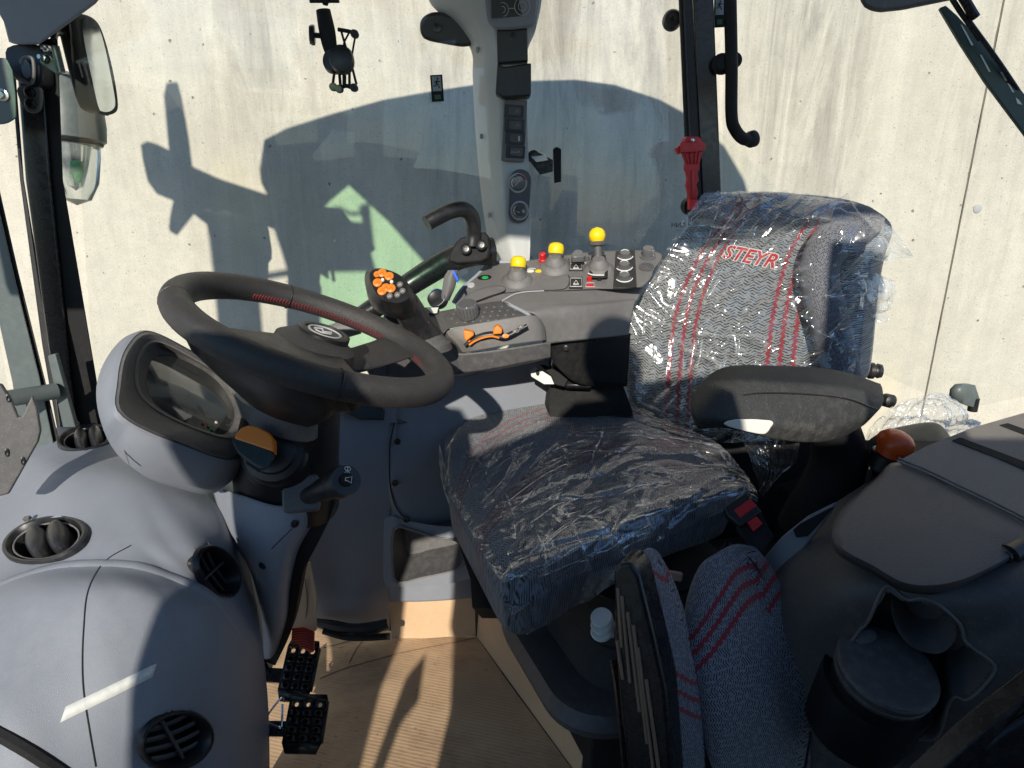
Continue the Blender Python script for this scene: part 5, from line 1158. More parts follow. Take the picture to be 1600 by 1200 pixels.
Pbt = [((589, 429), 'o'), ((597, 427), 'O'), ((608, 432), 'O'), ((590, 442), 'O'), ((603, 450), 'O'), ((611, 451), 'O'), ((597, 455), 'O'), ((625, 445), 'g'), ((629, 455), 'g'), ((621, 461), 'g'), ((609, 463), 'g'), ((598, 438), 'w'), ((612, 441), 'w')]
for (q, ty) in Pbt:
    r = {'o': .0062, 'O': .0088, 'g': .0060, 'w': .0035}[ty]
    b_ = ob({'o': 'orange_button', 'O': 'orange_button', 'g': 'grey_button', 'w': 'white_symbol'}[ty], lathe(frame(J_([q], .002)[0], nJ, (1, -.3, 0)), [(r, -.002), (r, .002), (r * .8, .0035), (0, .004)], 20, 1, 1.1), M['orange' if ty in 'oO' else 'mid' if ty == 'g' else 'cream'], jy)
    if ty != 'w': ob('button_mark', tube([frame(J_([q], .0062)[0], nJ, (1, -.3, 0)) @ V((x * r, y * r, 0)) for x, y in ((-.4, -.3), (0, .4), (.4, -.1))], .0006, 5, 0), M['cream' if ty == 'g' else 'red'], b_)

# seat belt tongue and strap beside the seat
sbt = thing('seat_belt_guide', 'white seat belt guide plate with black strap beside the seat cushion', 'belt guide', U(870, 610, 1.6))
ob('guide_plate', slab([(828, 579), (836, 572), (861, 588), (866, 600), (850, 600), (830, 588)], U(848, 585, 1.60), (-.1, -.8, .5), .006), M['cream'], sbt, bevel=.002)
ob('guide_hole', lathe(frame(U(840, 582, 1.593), (-.1, -.8, .5)), [(.006, 0), (.006, .001), (0, .001)], 16, .8, 1.3), M['matte'], sbt)
ob('strap', slab([(843, 569), (852, 570), (876, 582), (888, 592), (882, 604), (866, 600), (862, 588)], U(865, 588, 1.592), (-.1, -.8, .5), .010), M['matte'], sbt, bevel=.002)
ob('buckle_body', slab([(873, 577), (886, 567), (925, 592), (925, 605), (884, 604)], U(900, 588, 1.605), (-.1, -.8, .6), .02), M['blackm'], sbt, bevel=.006)
ob('wheel_arch', rings([R((866, 566, 1.66), (905, 556, 1.68), (950, 576, 1.66), (975, 606, 1.66), (985, 680, 1.66), (870, 680, 1.66)), R((865, 560, 1.82), (905, 556, 1.84), (950, 580, 1.82), (975, 612, 1.8), (975, 700, 1.8), (850, 700, 1.8))], 50), M['matte'], pn)

# ================================================================ DRIVER SEAT
ds = thing('driver_seat', 'driver seat in black and grey woven cloth with red stripes under plastic film', 'seat', U(960, 1080, 1.2))
def Q(*q): return [Zp(*p) for p in q]
cush = [Q((694, 735, .55), (716, 662, .57), (784, 618, .58), (880, 600, .585), (985, 612, .585)),
        Q((730, 800, .545), (780, 740, .555), (850, 700, .56), (950, 672, .56), (1050, 672, .56)),
        Q((765, 862, .545), (830, 800, .555), (910, 750, .555), (1010, 720, .56), (1120, 712, .56)),
        Q((800, 920, .54), (860, 882, .545), (950, 830, .55), (1060, 782, .555), (1170, 752, .56))]
def cdisp(u, v, a, b): return .006 * math.sin(a * 9) * 0 + .010 * math.exp(-((b - .78) / .05) ** 2) * 0
ob('seat_cushion', pillow(cush, (.0, .0, -.15), 60, 60, p=8, front=.35), M['fab_seat'], ds, ang=80)
back = [R((964, 640, 1.84), (1030, 672, 1.76), (1110, 685, 1.66), (1210, 670, 1.56), (1318, 640, 1.48)),
        R((966, 570, 1.86), (1040, 570, 1.80), (1125, 580, 1.70), (1225, 570, 1.60), (1326, 560, 1.52)),
        R((980, 492, 1.87), (1055, 480, 1.82), (1142, 485, 1.73), (1234, 480, 1.64), (1334, 470, 1.56)),
        R((1018, 424, 1.87), (1088, 404, 1.84), (1162, 402, 1.76), (1252, 402, 1.67), (1346, 405, 1.60)),
        R((1066, 356, 1.88), (1115, 345, 1.86), (1182, 345, 1.79), (1265, 348, 1.70), (1360, 365, 1.63)),
        R((1102, 312, 1.90), (1145, 304, 1.88), (1205, 304, 1.82), (1275, 313, 1.74), (1350, 336, 1.67))]
bvec = V((.13, .09, .01))
bk = pillow(back, bvec, 60, 70, p=7, front=.35)
ob('backrest', bk, M['fab_back'], ds, ang=80)
bbv = BVHTree.FromPolygons(bk[0], bk[1])
# lumbar side bolster and head roll
ob('side_bolster', tube([U(1345, 372, 1.61), U(1300, 380, 1.62), U(1280, 430, 1.60), U(1300, 520, 1.54), U(1320, 600, 1.48)], [.040, .050, .045, .045, .04], 20, 8), M['fab_plain'], ds, ang=80)
ob('head_roll', tube([U(1300, 345, 1.68), U(1340, 352, 1.65), U(1366, 364, 1.62)], [.045, .050, .036], 20, 8), M['fab_plain'], ds, ang=80)
# embroidered name
P, n_ = on(bbv, 1171, 402); FBk = frame(P + n_ * .004, n_, (U(1215, 411, 1.74) - U(1130, 388, 1.80)).normalized())
hgt = size(31, P)
def wrapt(m, off):
    vs = []
    for v in m[0]:
        d = (v - EYE).normalized(); h = bbv.ray_cast(EYE, d)
        vs.append(h[0] - n_ * 0 + (EYE - h[0]).normalized() * off if h[0] else v)
    return vs, m[1], m[2]
ob('embroidered_border', wrapt(text('STEYR', FBk, hgt, 0, shear=.25, bold=.0035), .0045), M['cream'], ds, smooth=False)
ob('embroidered_name', wrapt(text('STEYR', FBk, hgt, 0, shear=.25, bold=.0008), .0065), pl('red_embroidery', (.52, .02, .035), .8, grain=0), ds, smooth=False)
# suspension base, bellows, slide
ob('seat_pan', rings([Q((735, 905, .40), (800, 950, .40), (1145, 790, .42), (1160, 745, .42), (990, 650, .42), (740, 760, .40)), Q((750, 925, .36), (810, 965, .36), (1135, 815, .38), (1150, 765, .38), (990, 680, .38), (755, 790, .36))], 60, sm=2), M['black'], ds)
bel = []
bc = Zp(925, 1000, .2)
for i, z in enumerate((.365, .345, .32, .30, .27, .25, .215, .20, .165, .15)):
    s_ = (.86, .80, .90, .84, .96, .90, 1.04, .97, 1.12, 1.06)[i]
    c = V((.30, 1.30, z))
    bel.append([c + CR * (x * s_) + CTR * (y * s_) for x, y in rrect(.40, .36, .09, 6)])
ob('bellows', rings(bel, 80, sm=0), M['rubber'], ds, ang=50)
ob('seat_foot', rings([[V((.28, 1.28, z)) + CR * (x * s_) + CTR * (y * s_) for x, y in rrect(.54, .46, .12, 8)] for z, s_ in ((.13, 1.0), (.150, 1.02), (.175, .96), (.18, .8))], 90, sm=0), M['dark'], ds, ang=40)
ob('recline_knob', join(*[lathe(frame(U(940, 965 + 11 * i, 1.02), (-.2, -.4, 1)), [(.001, -.004), (.019, -.004), (.021, 0), (.019, .004), (0, .005)], 24) for i in (0, 1, 2)], cuboid(frame(U(950, 978, 1.04), (0, -1, 0)), .02, .03, .03)), M['white'], ds)
# belt buckle
bu = thing('belt_buckle', 'black seat belt buckle with red release button beside the seat cushion', 'belt buckle', U(1165, 830, 1.15))
PBk = U(1162, 798, 1.13); nBk = V((-.15, -.7, .7)).normalized()
ob('buckle_housing', slab([(1131, 792), (1165, 769), (1192, 800), (1158, 824), (1136, 806)], PBk, nBk, .022), M['black'], bu, bevel=.004)
ob('release_button', slab([(1147, 797), (1172, 779), (1183, 790), (1157, 809)], PBk + nBk * .002, nBk, .004), M['red'], bu, bevel=.001)
ob('release_button', slab([(1168, 816), (1182, 806), (1192, 818), (1178, 830)], PBk + nBk * .000, nBk, .008), M['red'], bu, bevel=.001, label='smaller lower red button')
ob('buckle_stem', slab([(1150, 822), (1190, 800), (1210, 840), (1190, 870), (1165, 850)], PBk - nBk * .01, nBk, .02), M['matte'], bu, bevel=.004)
# armrest
ar = thing('armrest', 'black textured flip down armrest with a pale adjuster tab beside the driver seat', 'armrest', U(1230, 690, 1.2))
anet = [R((1080, 612, 1.20), (1130, 574, 1.21), (1220, 571, 1.24), (1310, 578, 1.28), (1382, 600, 1.32)),
        R((1078, 635, 1.13), (1130, 606, 1.125), (1220, 602, 1.155), (1310, 610, 1.19), (1384, 630, 1.24)),
        R((1080, 652, 1.10), (1130, 650, 1.09), (1220, 660, 1.12), (1305, 662, 1.16), (1368, 650, 1.21)),
        R((1090, 672, 1.10), (1140, 672, 1.10), (1220, 690, 1.13), (1290, 692, 1.17), (1345, 672, 1.22))]
ob('pad', pillow(anet, (.04, .12, -.035), 70, 60, p=10, front=.25), M['arm'], ar, ang=80)
ob('pad_seam', tube([U(1110, 640, 1.105), U(1160, 618, 1.118), U(1230, 614, 1.138), U(1320, 622, 1.178), U(1370, 640, 1.20)], .0016, 6), M['black'], ar)
ob('adjuster_tab', rings([[U(a, b, Y) for a, b in ((1130, 662), (1150, 655), (1206, 657), (1204, 668), (1196, 678), (1180, 677), (1150, 670))] for Y in (1.085, 1.10)], 40, sm=2), M['cream'], ar, bevel=.002)
ob('arm_bracket', tube([U(1290, 640, 1.30), U(1310, 720, 1.34), U(1260, 830, 1.36)], [.05, .06, .07], 12), M['matte'], ar)
# frame behind the backrest with rear items
ob('shade_backing', extr(R((985, 600, 1.93), (1330, 600, 1.80), (1345, 692, 1.78), (1420, 690, 1.70), (1560, 705, 1.60), (1560, 1000, 1.5), (985, 1000, 1.7)), (0, .02, 0)), M['matte'], ds, smooth=False)  # black sheet standing in for the deep shade below the armrest
fr = thing('seat_back_frame', 'black upright tube and knob behind the near side of the backrest', 'seat frame', U(1330, 580, 1.7))
ob('upright', tube([U(1334, 500, 1.70), U(1330, 545, 1.68), U(1322, 600, 1.66)], [.022, .024, .026], 14), M['blackm'], fr)
ob('side_knob', lathe(frame(U(1330, 578, 1.66), (1, -.15, .0)), [(.018, 0), (.018, .04), (.022, .045), (.022, .055), (.017, .058), (.017, .062), (.020, .066), (.018, .075), (0, .075)], 28), M['black'], fr)
ob('red_switch', cuboid(frame(U(1338, 562, 1.67), (0, -1, 0)), .012, .02, .02), M['red'], fr, bevel=.003)

# ---------------------------------------------------------------- plastic film covers
def fold(u, v, sc, an, rot, seed, sharp=5):
    c, s_ = math.cos(rot), math.sin(rot); a, b = (u * c + v * s_) * sc, (v * c - u * s_) * sc * an
    w = noise.noise(V((a * .8, b * .25, seed))) * .9
    n = abs(noise.noise(V((a, b + w, seed + 3.3))))
    return max(0, 1 - n * sharp) ** 1.5
def wr(u, v, amp, sc, an=1.0, seed=0):
    return amp * (fold(u, v, sc * .45, 4.5 * an, .4, seed) + .6 * fold(u, v, sc * .5, 4.0 * an, -.5, seed + 7) + .35 * fold(u, v, sc * 1.3, 4.5, 1.2, seed + 13) + noise.noise(V((u * sc * .6, v * sc * .6, seed))) * .6)
def film_cushion(u, v, a, b):
    e = min(1, min(a, 1 - a, b, 1 - b) * 6)
    f = .012 * fold(u, v, 1.5, 5, -.25, 3, 6) + .008 * fold(u, v, 2.2, 5, .45, 9, 6) + .003 * fold(u, v, 6, 4, -.5, 19, 5) + .006 * noise.noise(V((u * 5, v * 5, 2)))
    return f * (.4 + .6 * e) + .009
fc = thing('seat_cushion_film', 'crumpled clear plastic film draped over the seat cushion and hanging at its front', 'plastic film', Zp(930, 800, .4))
frow = [Q((688, 738, .50), (700, 665, .555), (765, 614, .575), (860, 598, .58), (940, 604, .585), (985, 625, .585), (1010, 640, .59)),
        Q((694, 760, .535), (735, 700, .572), (800, 655, .578), (890, 630, .58), (980, 645, .58), (1060, 668, .58), (1110, 680, .57)),
        Q((720, 800, .54), (770, 750, .57), (840, 705, .577), (940, 680, .577), (1040, 685, .577), (1110, 702, .575), (1150, 712, .56)),
        Q((750, 855, .54), (815, 808, .57), (890, 760, .575), (990, 728, .577), (1085, 718, .577), (1140, 728, .575), (1172, 740, .55)),
        Q((780, 905, .53), (845, 868, .565), (930, 820, .57), (1030, 775, .575), (1120, 750, .575), (1165, 752, .565), (1188, 764, .54)),
        Q((790, 935, .49), (850, 905, .53), (935, 862, .54), (1040, 812, .55), (1130, 775, .555), (1172, 770, .55), (1192, 780, .52)),
        Q((800, 952, .46), (852, 930, .49), (935, 893, .50), (1040, 845, .51), (1128, 803, .52), (1170, 795, .52), (1188, 800, .50))]
FG_ = patch(frow, 150, 150, disp=film_cushion)
ob('film_top', FG_, M['film'], fc, ang=180)
# front skirt hanging down with pointed tips
srow = [R((686, 690, 1.50), (688, 745, 1.42), (716, 800, 1.33), (750, 860, 1.20), (778, 905, 1.12), (792, 938, 1.06), (850, 925, 1.03), (935, 893, 1.05), (1000, 870, 1.10)),
        R((692, 720, 1.49), (694, 770, 1.40), (720, 830, 1.30), (756, 890, 1.19), (786, 930, 1.11), (802, 955, 1.055), (852, 945, 1.03), (935, 912, 1.05), (1000, 885, 1.10)),
        R((706, 745, 1.48), (708, 795, 1.39), (728, 850, 1.29), (764, 905, 1.19), (795, 952, 1.11), (812, 972, 1.06), (855, 955, 1.035), (930, 928, 1.055), (1000, 892, 1.11)),
        R((722, 768, 1.48), (722, 818, 1.38), (742, 812, 1.29), (780, 928, 1.20), (800, 965, 1.12), (820, 994, 1.06), (856, 958, 1.03), (925, 938, 1.05), (1000, 894, 1.12))]
def film_skirt(u, v, a, b): return (.014 * fold(u, v, 1.6, 1 / .25, 1.45, 11, 4) + .005 * fold(u, v, 5, 4, 1.2, 5)) * (.3 + .7 * b)
ob('film_skirt', patch(srow, 150, 60, disp=film_skirt), M['bag'], fc, ang=180)
fb = thing('backrest_film', 'crumpled clear plastic bag pulled over the backrest with loose corners at the right', 'plastic film', U(1180, 680, 1.6))
brow = [R((952, 615, 1.78), (1010, 665, 1.72), (1090, 690, 1.62), (1190, 690, 1.50), (1260, 680, 1.44), (1320, 640, 1.42)),
        R((958, 560, 1.80), (1040, 580, 1.74), (1120, 600, 1.65), (1220, 600, 1.54), (1290, 590, 1.48), (1336, 575, 1.46)),
        R((972, 490, 1.82), (1060, 485, 1.77), (1145, 490, 1.68), (1235, 490, 1.58), (1300, 485, 1.53), (1350, 478, 1.50)),
        R((1030, 410, 1.82), (1092, 400, 1.79), (1165, 405, 1.71), (1255, 405, 1.61), (1310, 400, 1.57), (1362, 400, 1.54)),
        R((1068, 345, 1.83), (1115, 340, 1.80), (1185, 345, 1.73), (1270, 345, 1.64), (1330, 348, 1.60), (1378, 362, 1.57)),
        R((1100, 304, 1.87), (1140, 300, 1.85), (1205, 303, 1.79), (1280, 308, 1.71), (1335, 322, 1.65), (1380, 345, 1.62))]
def film_back(u, v, a, b):
    return .013 * fold(u, v, 1.6, 5, .9, 21, 6) + .010 * fold(u, v, 1.8, 5, -.7, 27, 6) + .004 * fold(u, v, 5, 4, 1.3, 33, 5) + .007 * noise.noise(V((u * 5, v * 5, 2))) + .004
ob('film_front', patch(brow, 150, 150, disp=film_back), M['film'], fb, ang=180)
ob('film_back', patch([R((1068, 345, 1.83), (1100, 304, 1.87), (1108, 304, 1.98)), R((1160, 330, 1.85), (1205, 300, 1.82), (1240, 304, 1.92)), R((1330, 348, 1.60), (1345, 320, 1.68), (1372, 336, 1.76))], 20, 40, disp=lambda u, v, a, b: wr(u, v, .004, 9, 1, 4)), M['film'], fb, ang=180)
flap1 = [R((1290, 312, 1.66), (1340, 325, 1.66), (1380, 345, 1.66), (1405, 366, 1.66), (1428, 400, 1.66)), R((1330, 370, 1.62), (1350, 375, 1.63), (1380, 385, 1.64), (1402, 394, 1.65), (1426, 401, 1.66)), R((1345, 400, 1.6), (1358, 404, 1.62), (1380, 408, 1.64), (1400, 405, 1.65), (1424, 402, 1.66))]
ob('loose_corner', patch(flap1, 50, 40, disp=lambda u, v, a, b: wr(u, v, .012, 10, .6, 31)), M['bag'], fb, ang=180)
flap2 = [R((1340, 415, 1.60), (1362, 425, 1.62), (1385, 432, 1.63), (1406, 440, 1.64)), R((1344, 450, 1.58), (1364, 460, 1.61), (1386, 468, 1.62), (1400, 474, 1.64)), R((1340, 502, 1.56), (1352, 504, 1.59), (1368, 506, 1.61), (1388, 503, 1.63))]
ob('loose_corner', patch(flap2, 50, 50, disp=lambda u, v, a, b: wr(u, v, .014, 12, .8, 41)), M['bag'], fb, ang=180)
tail = [R((1150, 655, 1.42), (1190, 668, 1.38), (1230, 680, 1.36), (1250, 684, 1.36)), R((1160, 690, 1.40), (1190, 700, 1.37), (1225, 715, 1.35), (1244, 720, 1.35)), R((1170, 715, 1.38), (1186, 730, 1.36), (1205, 750, 1.35), (1222, 742, 1.35)), R((1176, 735, 1.37), (1184, 755, 1.36), (1190, 775, 1.35), (1204, 768, 1.35))]
ob('film_tail', patch(tail, 60, 60, disp=lambda u, v, a, b: wr(u, v, .012, 13, .6, 51)), M['film'], fb, ang=180)

# ================================================================ JUMP SEAT (folded)
js = thing('jump_seat', 'folded passenger seat with two cloth pads and a slotted black metal frame', 'seat', U(1100, 1250, .9))
jr = [R((1062, 905, 1.02), (1095, 868, 1.03), (1130, 856, 1.05), (1160, 880, 1.04)),
      R((1055, 975, .97), (1100, 955, .965), (1155, 940, .98), (1195, 950, 1.0)),
      R((1060, 1040, .92), (1110, 1035, .91), (1180, 1030, .93), (1236, 1030, .96)),
      R((1078, 1110, .89), (1130, 1115, .88), (1200, 1120, .90), (1252, 1110, .93)),
      R((1100, 1240, .86), (1140, 1245, .86), (1195, 1245, .88), (1235, 1240, .90))]
ob('seat_pad', pillow(jr, (.075, .04, -.01), 60, 60, p=5, front=.55), M['fab_jump'], js, ang=80)
jl = [R((986, 884, .93), (1006, 874, .95), (1028, 880, .98)), R((1000, 940, .90), (1025, 935, .92), (1052, 935, .95)), R((1018, 1010, .87), (1045, 1010, .89), (1075, 1010, .92)), R((1030, 1090, .84), (1062, 1092, .86), (1094, 1090, .89)), R((1040, 1240, .81), (1075, 1240, .83), (1108, 1240, .86))]
ob('back_pad', pillow(jl, (.02, .06, .0), 40, 70, p=4, front=.5), M['fab_jump2'], js, ang=80)
fl_ = [(958, 892), (968, 880), (985, 880), (998, 900), (1020, 990), (1040, 1080), (1052, 1240), (985, 1240), (968, 1100), (960, 1000)]
PF = U(1000, 1040, .850); nF = V((-.80, -.50, .12)).normalized()
fro = [onp(a, b, PF, V((-.45, -1, .25))) for a, b in fl_]
ob('frame_plate', extr(fro, V((.03, .045, 0))), M['blackm'], js, bevel=.006)
slots = []
for (x0, y0, x1, y1) in ((966, 918, 972, 1010), (972, 930, 985, 1065), (981, 955, 1000, 1110), (990, 975, 1012, 1160), (997, 1010, 1024, 1220), (1010, 1060, 1034, 1230), (965, 1000, 974, 1060)):
    slots.append(tube([onp(x0, y0, PF, V((-.45, -1, .25))) + V((-.45, -1, .25)) * .002, onp(x1, y1, PF, V((-.45, -1, .25))) + V((-.45, -1, .25)) * .002], .0032, 8, 0))
ob('plate_ribs', join(*slots), pl('tan_seen_through_slots', (.24, .16, .11), .35, grain=0), js)
ob('pad_shell', tube([U(1128, 856, 1.075), U(1165, 880, 1.06), U(1202, 945, 1.02), U(1240, 1025, .98), U(1258, 1065, .96), U(1258, 1110, .95), U(1240, 1240, .92)], .010, 6, 8, sec=[(-1.5, -.5), (1.5, -.5), (1.5, .5), (-1.5, .5)]), M['blackm'], js)
ob('hinge_bar', slab([(1029, 890), (1068, 896), (1066, 910), (1031, 906)], U(1048, 900, 1.03), (0, -1, .3), .012), pl('warm_painted_bar', (.33, .20, .15), .4), js, bevel=.003)
ob('frame_foot', join(tube([U(958, 1030, .90), U(968, 1100, .88), U(980, 1240, .86)], .006, 6, 4), tube([U(973, 1090, .885), U(977, 1130, .875)], .010, 8, 0)), M['blackm'], js)

# ================================================================ REAR CONSOLE
rc_ = thing('rear_console', 'large dark moulded rear fender console with a padded lid and cup recess', 'console', U(1450, 1200, .85))
lid = [(1298, 838), (1306, 808), (1322, 788), (1366, 750), (1404, 722), (1500, 765), (1640, 838), (1600, 862), (1560, 886), (1500, 912), (1448, 920), (1406, 914), (1360, 888), (1312, 862)]
crow = [R((1170, 930, 1.12), (1200, 868, 1.18), (1270, 810, 1.22), (1370, 745, 1.26), (1480, 690, 1.30), (1590, 655, 1.33), (1720, 620, 1.34)),
        R((1176, 960, 1.06), (1225, 890, 1.07), (1300, 830, 1.09), (1400, 790, 1.10), (1500, 770, 1.10), (1620, 740, 1.10), (1740, 720, 1.10)),
        R((1185, 1000, 1.02), (1240, 960, .98), (1310, 910, .94), (1400, 900, .90), (1500, 910, .86), (1620, 870, .86), (1740, 850, .86)),
        R((1200, 1080, .99), (1255, 1050, .95), (1330, 1010, .91), (1420, 1000, .87), (1520, 1000, .83), (1620, 980, .80), (1740, 970, .80)),
        R((1215, 1180, .97), (1270, 1160, .93), (1350, 1140, .89), (1440, 1130, .85), (1530, 1110, .81), (1620, 1080, .78), (1740, 1060, .77)),
        R((1225, 1300, .95), (1280, 1300, .92), (1360, 1300, .88), (1450, 1290, .84), (1540, 1280, .80), (1620, 1270, .77), (1740, 1260, .76))]
cmsh = patch(crow, 90, 90)
kbv = BVHTree.FromPolygons(cmsh[0], cmsh[1])
# cup recess outline: faces inside it are left out of the shell and replaced by walls and a floor
rec = [(1357, 968), (1384, 917), (1417, 936), (1440, 934), (1468, 945), (1500, 975), (1510, 1003), (1554, 1038), (1540, 1068), (1512, 1092), (1494, 1088), (1482, 1100), (1465, 1150), (1430, 1152), (1408, 1136), (1385, 1130), (1340, 1120), (1310, 1080), (1314, 1030), (1342, 985)]
def inside(x, y, poly):
    c = False; j = len(poly) - 1
    for i in range(len(poly)):
        xi, yi = poly[i]; xj, yj = poly[j]
        if (yi > y) != (yj > y) and x < (xj - xi) * (y - yi) / (yj - yi) + xi: c = not c
        j = i
    return c
fine = patch(crow, 220, 220)
inn = [inside(*proj(p), [(x + (1430 - x) * .02, y + (1040 - y) * .02) for x, y in rec]) for p in fine[0]]
ff = [f for f in fine[1] if not all(inn[i] for i in f)]
ob('console_shell', (fine[0], ff, None), M['dark'], rc_, ang=60)
rim0 = [on(kbv, a, b, .0)[0] for a, b in rec]
nr = on(kbv, 1430, 1040)[1]
def ins(f, d): return [on(kbv, x + (1430 - x) * f, y + (1040 - y) * f)[0] - nr * d for x, y in rec]
ob('recess_rim', rings([ins(-.035, .001), ins(-.02, -.003), ins(.02, -.003), ins(.05, .004)], 120, False, False, 2), M['dark'], rc_, ang=60)
ob('recess_wall', rings([ins(.045, .0), ins(.09, .06), ins(.14, .12)], 120, False, True, 2), M['mid'], rc_, ang=50)
ob('rim_highlight', tube([p for p in [on(kbv, q.x, q.y, .002)[0] for q in spline([V((a, b, 0)) for a, b in rec], 5, True)]], .0026, 8, 0, closed=True), M['mid'], rc_)  # lighter tube painted in as the highlight along the recess rim
# small inner cup lobe
ob('recess_lobe', rings([[on(kbv, a, b)[0] - nr * (.012 + .004) for a, b in ((1395, 940), (1440, 944), (1478, 960), (1496, 1000), (1470, 1030), (1425, 1020), (1398, 985))], [on(kbv, a, b)[0] - nr * .10 for a, b in ((1405, 950), (1440, 952), (1470, 966), (1480, 1000), (1462, 1020), (1430, 1015), (1408, 985))]], 60, False, True), M['mid'], rc_)
PL_ = U(1450, 830, .92); nL = V((-.10, -.33, .94)).normalized()
def L_(q, off=0): return [onp(a, b, PL_ + nL * off, nL) for a, b in q]
lidc = (1460, 810)
li = rings([L_([(x + 2, y + 8) for x, y in lid], -.045), L_(lid, -.018), L_(sc_(lid, .015, lidc), -.006), L_(sc_(lid, .05, lidc), .0), L_(sc_(lid, .10, lidc), .001), L_(sc_(lid, .5, lidc), .004), L_(sc_(lid, .9, lidc), .005)], 130, sm=4)
ob('lid', li, pl('lid_vinyl', (.105, .092, .090), .42, dust=.06, grain=.5, gscale=800), rc_, ang=60)
ob('lid_gap', rings([L_([(x + (lidc[0] - x) * -.02, y + (lidc[1] - y) * -.03 + 6) for x, y in lid], -.05), L_([(x + (lidc[0] - x) * -.02, y + (lidc[1] - y) * -.03 + 6) for x, y in lid], -.040)], 90, False, False, 4), M['black'], rc_)
tpn = rings([L_([(1408, 718), (1450, 696), (1520, 668), (1600, 645), (1720, 620), (1720, 880), (1610, 822), (1500, 768)], o) for o in (-.05, -.004, 0)], 60, False, True, sm=0)
ob('rear_panel', tpn, pl('rear_panel_vinyl', (.16, .145, .135), .5, dust=.08, grain=.5, gscale=800), rc_)
cords = [L_(q, .004) for q in (((1402, 720), (1450, 740), (1500, 764), (1560, 793), (1640, 834)), ((1404, 716), (1452, 736), (1502, 760), (1562, 789), (1642, 830)))]
for c in cords: ob('edge_cord', tube(c, .0022, 8), M['greylt'] if 0 else M['mid'], rc_)
ob('panel_slot', extr(L_([(1488, 688), (1500, 683), (1620, 728), (1620, 742), (1560, 716)], .0015), nL * -.003), M['matte'], rc_)
ob('panel_slot', extr(L_([(1562, 664), (1575, 661), (1640, 684), (1640, 694)], .0015), nL * -.003), M['matte'], rc_)
ph_ = L_([(1592, 868)], -.01)[0]
ob('hinge', join(lathe(frame(ph_ + V((-.018, 0, 0)), (1, .5, .15)), [(.007, -.002), (.0075, 0), (.017, .001), (.017, .06), (0, .06)], 28), lathe(frame(ph_ + V((-.022, -.002, 0)), (-1, -.5, -.15)), [(.011, 0), (.010, .003), (.005, .004), (.004, .008), (0, .008)], 16)), M['black'], rc_)
# pale side strip with handle opening
sg = [(1180, 905), (1196, 868), (1222, 838), (1262, 806), (1308, 783), (1300, 800), (1268, 842), (1240, 880), (1218, 915), (1200, 960), (1172, 935)]
ob('side_strip', slab(sg, U(1240, 850, 1.10), (-.5, -.9, .55), .01), M['grey'], rc_, bevel=.004)
ob('handle_opening', slab([(1239, 828), (1250, 818), (1296, 794), (1304, 792), (1262, 838), (1244, 840)], U(1240, 850, 1.097), (-.5, -.9, .55), .004), M['matte'], rc_, bevel=.001)
# lidded bin in the recess
bn = thing('cup_bin', 'round black lidded bin standing in the recess of the rear console', 'bin', U(1385, 1200, .86))
Pb_ = U(1388, 1040, .865); nb = V((.02, -.30, .95)).normalized(); kk = size(1, Pb_)
ob('bin_lid', lathe(frame(Pb_, nb), [(0, -.03), (72 * kk, -.03), (73 * kk, -.022), (71 * kk, -.021), (73 * kk, -.014), (74 * kk, -.006), (71 * kk, -.001), (67 * kk, 0), (58 * kk, -.002), (0, -.003)], 64), M['dark'], bn)
ob('bin_body', lathe(frame(Pb_ - nb * .03, -nb), [(70 * kk, 0), (70 * kk, .01), (66 * kk, .14), (0, .14)], 48), M['black'], bn)
ob('bin_holder', lathe(frame(Pb_ - nb * .052, -nb), [(78 * kk, 0), (81 * kk, -.002), (82 * kk, .002), (80 * kk, .12), (76 * kk, .12)], 64), M['black'], bn)
ob('pull_tab', slab([(1338, 990), (1362, 984), (1370, 996), (1356, 1004), (1340, 1002)], Pb_ + nb * .004, nb, .004, sm=3), M['mid'], bn)
# dark door sill bar crossing the lower right corner
dsb = thing('door_sill_bar', 'glossy black bar crossing the lower right corner of the photo', 'bar', U(1560, 1130, .62))
ob('bar', tube([U(1400, 1260, .60), U(1520, 1150, .62), U(1600, 1085, .64), U(1740, 975, .66)], .016, 8, 4, sec=[(-1, -.9), (1, -.9), (1, .9), (-1, .9)]), M['blackm'], dsb, bevel=.003)
ob('lower_skin', patch([R((1440, 1245, .60), (1540, 1160, .61), (1620, 1100, .62), (1760, 990, .65)), R((1500, 1340, .56), (1640, 1300, .56), (1760, 1260, .56), (1860, 1200, .56))], 20, 10), M['blackm'], dsb, solid=.003)
# orange push knob, bag and small things behind the armrest
ok = thing('push_pull_control', 'orange mushroom shaped knob standing in front of the rear console lid', 'knob', U(1388, 722, 1.3))
Po = U(1390, 708, 1.29); ao = V((.22, -.18, 1)).normalized(); k = size(1, Po)
ob('stem', lathe(frame(Po, ao), [(21 * k, -4 * k), (21 * k, 14 * k), (0, 14 * k)], 32), M['orangered'], ok)
ob('mushroom_head', lathe(frame(Po + ao * (12 * k), ao), [(20 * k, 0), (27 * k, 1 * k), (28 * k, 6 * k), (26 * k, 14 * k), (19 * k, 22 * k), (10 * k, 26 * k), (0, 27 * k)], 36), M['orangered'], ok)
ob('socket', lathe(frame(Po, ao), [(26 * k, -26 * k), (25 * k, -3 * k), (22 * k, -1 * k), (0, -1 * k)], 32), M['black'], ok)
bg = thing('plastic_bag', 'loose crumpled plastic bag lying behind the armrest near the rear window', 'plastic bag', U(1440, 690, 1.55))
